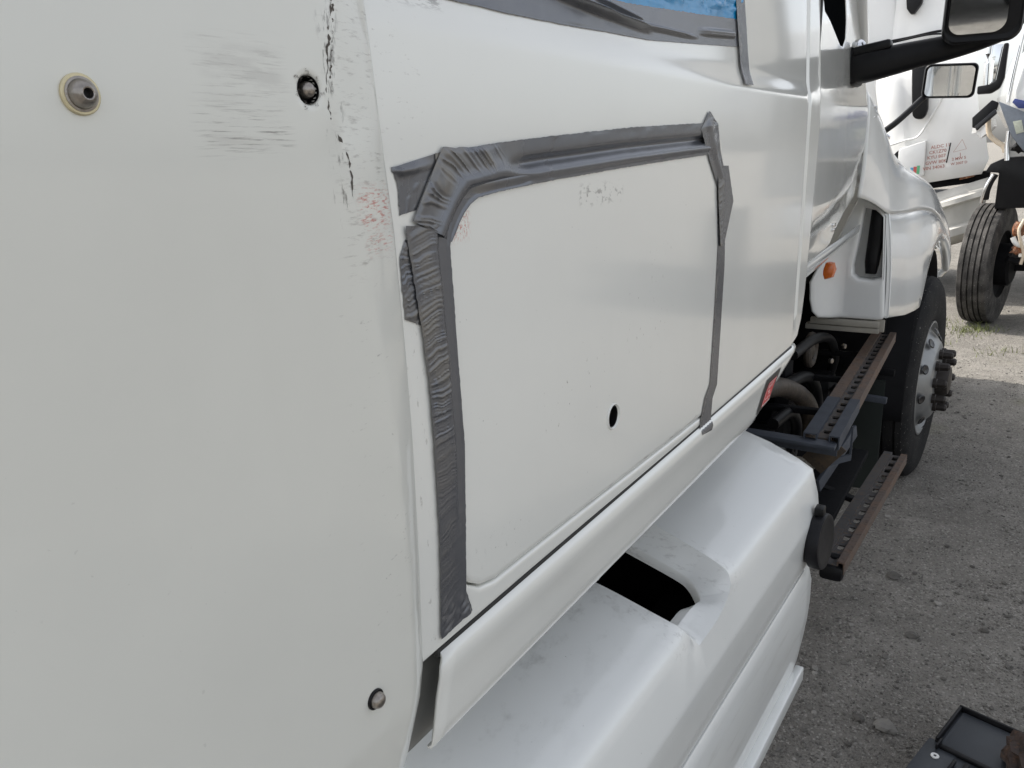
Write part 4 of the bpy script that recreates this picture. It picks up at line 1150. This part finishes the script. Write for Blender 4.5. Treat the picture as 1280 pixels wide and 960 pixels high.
box('mirror_base_pad', (-.41, my - .015, 1.965), (.10, .05, .025), mat_black, mirror, rot=Matrix.Rotation(math.radians(-8), 3, 'Y'), bevel=.008)
lathe('base_screw', [(0, .018), (.008, .018), (.014, .012), (.016, 0)], (-.447, my - .02, 1.974), (.2, -.5, 1), mat_chrome, mirror, seg=16)
# housing shell + glass facing back
mn = Vector((.16, -1, -.16)).normalized(); ms = mn.cross(Vector((0, 0, 1))).normalized() * -1; mu = ms.cross(mn) * -1
if mu.z < 0: mu = -mu
if ms.x < 0: ms = -ms
mc = Vector((-.147, my - .105, 2.132))
def Mm(u, v, d): return tuple(mc + ms * u + mu * v - mn * d)
HO = rrect(-.082, .098, -.19, .22, .035, 6)
def ring(k, d): return [Mm(u * k, v * k, d) for u, v in HO]
V = ring(.90, -.002) + ring(.96, -.006) + ring(1.0, 0.002) + ring(1.0, .03) + ring(.92, .07) + ring(.7, .095) + ring(.3, .105); n = len(HO); F = []
for r in range(6): F += [(r * n + i, r * n + (i + 1) % n, (r + 1) * n + (i + 1) % n, (r + 1) * n + i) for i in range(n)]
F += [tuple(6 * n + i for i in range(n))]
F.append(tuple(range(n)))
o = mk('mirror_housing', V, F, mat_black, mirror, angle=50); fixn(o)
GO = rrect(-.070, .060, -.165, .20, .03, 6)
o = mk('mirror_glass', [Mm(u, v, -.010) for u, v in GO], [tuple(range(n))], mat_mirror, mirror, smooth=False)

# ---- mirror on the hood
hm = bpy.data.objects.new('hood_mirror', None); C.objects.link(hm); hm.parent = truck
hm.matrix_parent_inverse = Matrix.Translation(-Vector(truck.location))
hy = 4.25
hn = Vector((.07, -1, -.11)).normalized(); hx = Vector((1, .03, -.055)).normalized(); hz = hx.cross(hn) * -1
if hz.z < 0: hz = -hz
hc = Vector((-.345, hy, 1.968))
def Mh(u, v, d): return tuple(hc + hx * u + hz * v - hn * d)
HO = rrect(-.112, .105, -.072, .076, .024, 5); n = len(HO)
V = []
for (k, kv, d) in ((.92, .90, .004), (.96, .95, -.006), (1.0, 1.0, 0.0), (1.0, 1.0, .025), (.9, .9, .06), (.5, .5, .085)): V += [Mh(u * k, v * kv, d) for u, v in HO]
F = []
for r in range(5): F += [(r * n + i, r * n + (i + 1) % n, (r + 1) * n + (i + 1) % n, (r + 1) * n + i) for i in range(n)]
F.append(tuple(5 * n + i for i in range(n)))
F.append(tuple(range(n)))
o = mk('mirror_housing', V, F, mat_black, hm, angle=50); fixn(o)
mk('mirror_glass', [Mh(u * .88, v * .86, -.008) for u, v in HO], [tuple(range(n))], mat_mirror, hm, smooth=False)
tube('mirror_arm', [(-.62, 4.10, 1.735), (-.55, 4.14, 1.79), (-.50, 4.2, 1.845), (-.455, 4.26, 1.90), (-.42, 4.29, 1.925)], .014, mat_black, hm, seg=10, n=4)
lathe('arm_foot', [(0, .03), (.012, .028), (.018, .016), (.02, 0)], (-.585, 4.12, 1.735), (.3, -.2, 1), mat_chrome, hm, seg=16)

# ================================================================== SECOND WHITE TRUCK BEHIND
w2 = thing('wrecked_cab', 'wrecked white truck cab with red lettering on its side, behind the hood mirror', 'truck', (-1.2, 11.0, 0))
FY = 10.0
def body2():
    # plan outline of the shell: sunlit left face, rounded corner, face toward the camera, torn right end
    zs = [1.30, 1.45, 1.62, 1.70, 1.80, 2.0, 2.2, 2.45, 2.55, 2.70, 2.82, 2.9, 3.1, 3.4, 3.8, 4.0]
    secs = []
    for z in zs:
        rx = np.interp(z, [1.30, 1.38, 1.55, 1.69, 1.92, 2.165, 2.447, 2.8, 4.0], [-.42, -.35, -.40, -.42, -.51, -.555, -.615, -.60, -.55])
        tilt = .10 * (z - 1.3)
        lean = np.interp(z, [1.3, 2.5, 2.7, 2.85, 4.0], [0, .06, .22, .30, .34])
        xl = np.interp(z, [1.3, 1.6, 2.6, 4.0], [-1.32, -1.42, -1.62, -1.70])
        pts = [(xl - .05, 12.6), (xl - .02, 11.2), (xl, 10.55)]
        for k in range(5):
            a = math.pi / 2 * k / 4; pts.append((xl + .26 * (1 - math.cos(a)), FY + .30 - .30 * math.sin(a)))
        for t in np.linspace(.05, 1, 14):
            x = xl + .26 + (rx - xl - .26) * t
            pts.append((x, FY + .02 * math.sin(x * 9 + z * 3) + .03 * math.sin(z * 7 + x * 4) * (1 if t > .6 else .3)))
        pts.append((rx - .03, FY + .4)); pts.append((rx - .2, 12.4))
        zt = lambda x: z + .165 * (x + .8) * (1 if z < 3 else .5)
        secs.append([(x, y + lean, zt(x)) for x, y in pts])
    return loft('cab_body', secs, mat_wreck, w2, thick=.02, angle=45)
cb2 = body2()
yf = lambda z: FY + float(np.interp(z, [1.3, 2.5, 2.7, 2.85, 4.0], [0, .06, .22, .30, .34])) - .09
tube('belt_trim', [(-1.75, yf(2.83) + .1, 2.80), (-1.60, yf(2.83) - .02, 2.80), (-1.30, yf(2.83), 2.83), (-.963, yf(2.85), 2.868), (-.846, yf(2.85), 2.815)], .014, mat_black, w2, n=6)
tube('belt_trim', [(-1.70, yf(2.78), 2.76), (-1.45, yf(2.8), 2.795), (-1.10, yf(2.8), 2.84), (-.9, yf(2.8), 2.83)], .010, mat_black, w2, n=6)
def slab2(name, poly, y0, th, mat, bevel=.01):
    bm = bmesh.new(); vs = [bm.verts.new((x, y0, z)) for x, z in poly]; f = bm.faces.new(vs)
    r = bmesh.ops.extrude_face_region(bm, geom=[f]); bmesh.ops.translate(bm, vec=(0, -th, 0), verts=[v for v in r['geom'] if isinstance(v, bmesh.types.BMVert)])
    return bm_obj(name, bm, mat, w2, bevel=bevel)
slab2('air_scoop', [(-1.355, 3.30), (-1.18, 3.30), (-1.184, 3.173), (-1.251, 3.072), (-1.29, 3.075), (-1.33, 3.13)], yf(3.1) + .06, .09, mat_black)
slab2('mirror_bracket', [(-1.188, 2.50), (-1.02, 2.515), (-.99, 2.06), (-1.005, 1.99), (-1.04, 1.958), (-1.10, 1.962), (-1.135, 2.0), (-1.16, 2.2)], FY + .0, .10, mat_black, .02)
dp = slab2('compartment_door', [(-1.243, 1.638), (-1.21, 1.662), (-.978, 1.735), (-.964, 1.36), (-1.2, 1.29), (-1.235, 1.42)], FY + .02, .075, mat_wreck, .012)
slab2('door_gap', [(-1.285, 1.60), (-1.245, 1.64), (-1.225, 1.31), (-1.26, 1.35)], FY + .02, .055, mat_black, .004)
for (x0, x1, m_) in ((-1.103, -1.073, mat_decal_b), (-1.072, -1.04, mat_decal_r), (-1.039, -1.01, mat_decal_g)):
    bm = bmesh.new(); add_box(bm, ((x0 + x1) / 2, FY - .058, 1.405 + (x0 + 1.1) * .3), (x1 - x0, .004, .09)); bm_obj('decal', bm, m_, w2)
tube('pressed_crease', [(-1.36, FY - .02, 1.69), (-1.2, FY - .02, 1.74), (-1.06, FY - .02, 1.785), (-.96, FY - .02, 1.98), (-.87, FY - .01, 2.19), (-.84, FY, 2.35)], .012, mat_wreck, w2, n=8)
def text2(s, x, z, size, rotz=.14):
    cu = bpy.data.curves.new('lettering', 'FONT'); cu.body = s; cu.size = size; cu.extrude = .001; cu.offset = .0010; cu.resolution_u = 2; cu.materials.append(mat_text)
    t_ = bpy.data.objects.new('lettering_curve', cu); C.objects.link(t_)
    me = bpy.data.meshes.new_from_object(t_.evaluated_get(bpy.context.evaluated_depsgraph_get()))
    bpy.data.objects.remove(t_); bpy.data.curves.remove(cu)
    me.transform(Matrix.Translation((x, FY - .062, z)) @ Matrix.Rotation(-rotz, 4, 'Y') @ Matrix.Rotation(math.pi / 2, 4, 'X'))
    o = bpy.data.objects.new('lettering', me); C.objects.link(o); adopt(o, w2); return o
for s, x, z in (('ALDC 11', -.920, 1.640), ('CK1Z70', -.932, 1.585), ('KYU 807', -.945, 1.530), ('GVW 80K', -.957, 1.472), ('VIN 34063', -.975, 1.414)):
    text2(s, x, z, .048)
text2('J', -.635, 1.56, .045); text2('2 MW S', -.705, 1.512, .040); text2('W 3007 D', -.71, 1.462, .036)
bm = bmesh.new()
for (a, b) in (((-.70, 1.60), (-.63, 1.73)), ((-.63, 1.73), (-.58, 1.63)), ((-.58, 1.63), (-.70, 1.60))):
    add_beam(bm, (a[0], FY - .062, a[1]), (b[0], FY - .062, b[1]), .003, .008, Vector((0, 1, 0)))
bm_obj('lettering_emblem', bm, mat_text, w2)
beam('torn_seam', (-.735, FY - .066, 1.70), (-.755, FY - .066, 1.49), .012, .012, mat_black, w2, up=Vector((0, 1, 0)))
# dark slab stands in for the shaded gap; dull lower step panels
slab2('gap_shade_slab', [(-1.05, 1.19), (-.34, 1.29), (-.34, 1.40), (-.70, 1.335), (-1.05, 1.27)], FY + .30, .22, mat_dark)
slab2('rusty_bracket', [(-.62, 1.30), (-.48, 1.335), (-.47, 1.405), (-.60, 1.37)], FY + .08, .06, mat_rust2)
secs = []
for z, yo, x0, x1 in ((1.22, .10, -.98, -.33), (1.12, .06, -.98, -.36), (1.09, -.04, -.97, -.36), (1.05, -.05, -.97, -.37), (1.02, .02, -.96, -.38), (.80, .02, -.92, -.40), (.77, -.08, -.92, -.40), (.70, -.09, -.9, -.42), (.66, -.04, -.88, -.43), (.60, .05, -.86, -.45)):
    secs.append([(x0 + (x1 - x0) * t, FY - .10 + yo + .02 * math.sin(t * 9) + .1 * (t - .6) ** 2, z + .20 * (t - .5) * (x1 - x0) / .6) for t in np.linspace(0, 1, 9)] + [(x1 + .02, FY + .5, z + .1)])
loft('step_fairing', secs, mat_wreck_dull, w2, thick=.02, angle=30)
box('chassis', (-1.3, 11.2, .85), (1.3, 2.0, .5), mat_dark, w2)
lathe('rear_tyre', [(-.14, .3), (-.14, .48), (-.12, .52), (.12, .52), (.14, .48), (.14, .3)], (-1.3, 11.6, .52), (1, 0, 0), mat_tyre, w2, seg=40)
box('shade_block', (-1.9, 11.4, 2.6), (.9, 2.2, 2.6), mat_wreck, w2, bevel=.05)

# ================================================================== STRIPPED TRUCK AT THE RIGHT
w3 = thing('stripped_truck', 'partly stripped truck front with exposed steer tyre at the right edge', 'truck', (.5, 9.5, 0))
a3 = math.radians(11); ax3 = Vector((math.cos(a3), -math.sin(a3), .0))
c3 = Vector((-.215, 8.78, .565))
wheel3 = bpy.data.objects.new('steer_wheel', None); C.objects.link(wheel3); wheel3.parent = w3
wheel3.matrix_parent_inverse = Matrix.Translation(-Vector(w3.location))
h = .135; tp = [(-h + .02, .32), (-h, .40), (-h, .50), (-h + .012, .552), (-h + .02, .562)]
for gx in (-.072, -.026, .022, .066):
    tp += [(gx - .007, .570), (gx - .006, .552), (gx + .006, .552), (gx + .007, .570)]
tp += [(h - .02, .562), (h - .012, .552), (h, .50), (h + .003, .40), (h - .01, .32)]
V, F = lathe_vf(tp, c3, ax3, 72); o = mk('tyre', V, F, mat_tyre_dusty, wheel3, angle=25); fixn(o)
V, F = lathe_vf([(h - .01, .33), (h - .05, .31), (h - .09, .24), (h - .09, 0)], c3, ax3, 40); o = mk('rim', V, F, mat_dark, wheel3); fixn(o)
V, F = lathe_vf([(h - .09, .20), (h + .06, .20), (h + .08, .17), (h + .08, 0)], c3, ax3, 32); o = mk('brake_drum', V, F, mat_dark, wheel3); fixn(o)
for k in range(8):
    a = 2 * math.pi * k / 8; u_ = Vector((0, 0, 1)); v_ = ax3.cross(u_)
    V, F = lathe_vf([(-h - .035, 0), (-h - .035, .014), (-h + .05, .016)], c3 + (u_ * math.cos(a) + v_ * math.sin(a)) * .30, ax3, 8)
    o = mk('lug_nut', V, F, mat_white_pl, wheel3); fixn(o)
def jag(name, c, s, mat, seed, sub=2):
    bm = bmesh.new(); bmesh.ops.create_icosphere(bm, subdivisions=sub, radius=1); r = random.Random(seed)
    for v in bm.verts:
        k = r.uniform(.55, 1.2); v.co = Vector((v.co.x * s[0] * k, v.co.y * s[1] * k, v.co.z * s[2] * k)) + Vector(c)
    return bm_obj(name, bm, mat, w3, angle=15)
jag('steering_knuckle', (-.005, 8.42, .93), (.055, .06, .08), mat_rust2, 4)
jag('axle_stub', (.01, 8.40, .74), (.06, .06, .045), mat_rust2, 5)
tube('tie_rod', [(-.04, 8.36, .86), (.0, 8.36, .80), (.10, 8.40, .78), (.4, 8.5, .80)], .022, mat_white_pl, w3, n=4)
tube('brake_hose', [(.03, 8.36, 1.02), (.0, 8.34, .93), (.02, 8.34, .84), (.06, 8.36, .72), (.05, 8.38, .62)], .014, mat_beige, w3, n=6)
tube('leaf_spring', [(-.06, 8.42, .66), (.1, 8.5, .62), (.6, 8.8, .66)], [(.03, .03), (.03, .03), (.03, .03)], mat_dark, w3, n=4)
box('front_axle', (.45, 8.85, .56), (.9, .12, .12), mat_dark, w3)
def slab3(name, poly, y0, th, mat, bevel=.008, parent=w3):
    bm = bmesh.new(); vs = [bm.verts.new((x, y0, z)) for x, z in poly]; f = bm.faces.new(vs)
    r = bmesh.ops.extrude_face_region(bm, geom=[f]); bmesh.ops.translate(bm, vec=(0, th, 0), verts=[v for v in r['geom'] if isinstance(v, bmesh.types.BMVert)])
    return bm_obj(name, bm, mat, parent, bevel=bevel)
slab3('mud_flap', [(-.325, 1.43), (-.29, 1.50), (-.18, 1.553), (.30, 1.57), (.30, 1.12), (-.215, 1.10), (-.215, 1.42)], 8.50, .28, mat_black)
tube('fender_bracket', [(-.255, 8.42, 1.41), (-.285, 8.42, 1.345), (-.30, 8.42, 1.30), (-.318, 8.44, 1.215), (-.325, 8.46, 1.16)], .014, mat_chrome, w3, n=4)
tube('bracket_rubber', [(-.235, 8.44, 1.41), (-.265, 8.44, 1.345), (-.285, 8.44, 1.27), (-.29, 8.46, 1.19)], .024, mat_black, w3, n=4)
gp = slab3('radiator_panel', [(-.285, 2.03), (-.08, 1.93), (.30, 1.92), (.30, 1.60), (-.045, 1.60), (-.155, 1.735)], 8.28, .03, mat_greypanel)
slab3('panel_label', [(-.157, 1.855), (-.096, 1.865), (-.066, 1.765), (-.120, 1.75)], 8.268, .006, simple('paper_label', (.42, .44, .36), .6, var=.35, vscale=60), .001)
tube('coolant_hose', [(-.345, 8.40, 1.95), (-.345, 8.40, 1.86), (-.325, 8.40, 1.76), (-.27, 8.40, 1.70), (-.21, 8.40, 1.655), (-.185, 8.40, 1.60)], .022, mat_beige, w3, n=6)
tube('chrome_post', [(-.18, 8.36, 1.78), (-.178, 8.36, 1.65), (-.165, 8.36, 1.53)], .02, mat_chrome, w3, n=3)
jag('wiring_bundle', (-.07, 8.42, 1.64), (.09, .05, .06), mat_black, 8)
jag('washer_tank', (-.385, 8.75, 1.83), (.10, .08, .11), mat_wreck, 9)
slab3('sun_visor', [(-.470, 1.905), (-.335, 2.045), (-.28, 2.02), (-.29, 1.955), (-.41, 1.81), (-.46, 1.82)], 8.30, .05, mat_black)
slab3('visor_arm', [(-.44, 1.83), (-.30, 1.97), (-.28, 1.93), (-.42, 1.79)], 8.24, .04, mat_blackgloss)
mh3 = slab3('mirror_housing', [(-.30, 2.50), (-.262, 2.50), (-.262, 2.22), (-.285, 2.14), (-.35, 2.10), (-.455, 2.10), (-.46, 2.165), (-.372, 2.175), (-.325, 2.20)], 8.30, .10, mat_black, .012)
slab3('mirror_glass', [(-.385, 2.50), (-.305, 2.50), (-.33, 2.19), (-.372, 2.185)], 8.36, .01, mat_mirror, .001)
tube('mirror_post', [(-.40, 8.34, 2.16), (-.41, 8.34, 2.35), (-.405, 8.34, 2.60)], .02, mat_chrome, w3, n=3)
tube('mirror_post', [(-.215, 8.40, 2.02), (-.20, 8.40, 2.25), (-.165, 8.40, 2.60)], .016, mat_chrome, w3, n=3)
# hood and cab reaching out of the frame to the right
secs = []
for (y, k) in ((8.22, .55), (8.28, .8), (8.45, 1.0), (9.4, 1.05), (10.4, 1.15)):
    secs.append([(.9 + (x - .9) * k, y, 1.95 + (z - 1.95) * k) for x, z in ((-.10, 1.85), (-.19, 2.0), (-.20, 2.12), (-.17, 2.30), (-.12, 2.46), (.2, 2.58), (.9, 2.62), (1.7, 2.55), (1.95, 2.2), (1.95, 1.8))])
loft('hood', secs, mat_fender, w3, thick=.02, angle=40)
slab3('bug_deflector', [(-.165, 2.04), (-.18, 2.01), (-.13, 1.96), (.1, 1.93), (.1, 1.96)], 8.19, .02, simple('blue_plastic', (.02, .035, .16), .4), .004)
bm = bmesh.new(); add_box(bm, (.95, 11.3, 2.2), (2.3, 1.6, 2.2)); add_box(bm, (.95, 9.9, .95), (.9, 2.6, .35)); bm_obj('cab_body', bm, mat_wreck, w3, bevel=.06)
lathe('tyre_off_side', [(-.14, .3), (-.14, .5), (-.12, .56), (.12, .56), (.14, .5), (.14, .3)], (1.95, 8.9, .56), ax3, mat_tyre_dusty, w3, seg=40)

# ================================================================== BLACK BOX ON THE GROUND
def black_box():
    root = thing('plastic_box', 'open black plastic box with white washer lying on gravel at the bottom corner', 'box', (.1, 2.1, 0))
    o0 = Vector((.026, 2.30, 0)); e1 = Vector((-.26, -.965, 0)).normalized(); e2 = Vector((.86, -.50, 0)).normalized()
    e2 = (e2 - e1 * e2.dot(e1)).normalized()
    P = lambda a, b, z: o0 + e1 * a + e2 * b + Vector((0, 0, z + gz(.05, 2.2)))
    rot = Matrix((e2, e1, Vector((0, 0, 1)))).transposed()
    def bx(name, a0, a1, b0, b1, z0, z1, mat, bevel=.004):
        bm = bmesh.new(); add_box(bm, P((a0 + a1) / 2, (b0 + b1) / 2, (z0 + z1) / 2), (b1 - b0, a1 - a0, z1 - z0), rot); return bm_obj(name, bm, mat, root, bevel=bevel)
    bx('base', 0, .44, 0, .34, 0, .085, mat_case)
    bx('rim', -.004, .004, -.004, .344, 0, .104, mat_black, .002)
    bx('rim', .004, .185, -.004, .004, 0, .103, mat_black, .002)
    bx('lid_plate', .008, .186, .010, .335, .085, .091, mat_case, .002)
    bx('ridge', .190, .205, .012, .34, .085, .097, mat_black, .003)
    bx('shelf', .175, .44, -.022, .06, .02, .088, mat_case, .005)
    bx('latch', .180, .218, .008, .014, .09, .106, mat_black, .002)
    bx('latch', .232, .29, .060, .068, .088, .100, mat_black, .002)
    for i in range(6):
        bx('grille_slat', .218, .36, .085 + i * .026, .097 + i * .026, .085, .094, mat_black, .001)
    lathe('washer', [(0, .0042), (0, .0105), (.003, .0105), (.003, .0042), (0, .0042)], P(.244, .018, .0885), (0, 0, 1), mat_white_pl, root, seg=20)
black_box()
def rust_lump():
    bm = bmesh.new(); bmesh.ops.create_icosphere(bm, subdivisions=3, radius=1); r = random.Random(3)
    for v in bm.verts:
        k = r.uniform(.75, 1.15); v.co = Vector((v.co.x * .055 * k, v.co.y * .085 * k, v.co.z * .05 * k)) + Vector((.185, 2.13, .125))
    tag(bm_obj('rusted_part', bm, rusty('dark_rust', (.05, .026, .017), (.02, .016, .014), (.08, .04, .022)), angle=15), 'rusty brown metal lump resting on the black box at the right edge', 'scrap metal')
rust_lump()

# ================================================================== ADDED DARK CAR BEHIND THE VIEWER, DARKENS THE DOOR MIRROR
def added_mirror_car():
    car = thing('added_mirror_car', 'added dark car out of view, there to darken the big door mirror', 'car', (2.25, -9.3, 0))
    secs = []
    for y, zt, w in ((-4.0, .55, .70), (-3.95, .85, .80), (-4.3, 1.0, .88), (-5.2, 1.08, .90), (-5.9, 1.45, .80), (-6.5, 1.58, .74), (-7.6, 1.56, .74), (-8.3, 1.15, .82), (-8.6, .95, .82), (-8.6, .5, .75)):
        secs.append([(2.25 + w * a, y - 3.35, .35 + (zt - .35) * b) for a, b in ((-1.0, 0), (-1.05, .3), (-1.03, .62), (-.92, .9), (-.6, 1.0), (0, 1.02), (.6, 1.0), (.92, .9), (1.03, .62), (1.05, .3), (1.0, 0))])
    loft('body', secs, mat_blackgloss, car, thick=.01, angle=40)
    for x in (1.43, 3.07):
        for y in (-8.25, -10.95):
            lathe('tyre', [(-.1, .2), (-.1, .31), (-.08, .34), (.08, .34), (.1, .31), (.1, .2)], (x, y, .34), (1, 0, 0), mat_tyre, car, seg=28)
added_mirror_car()
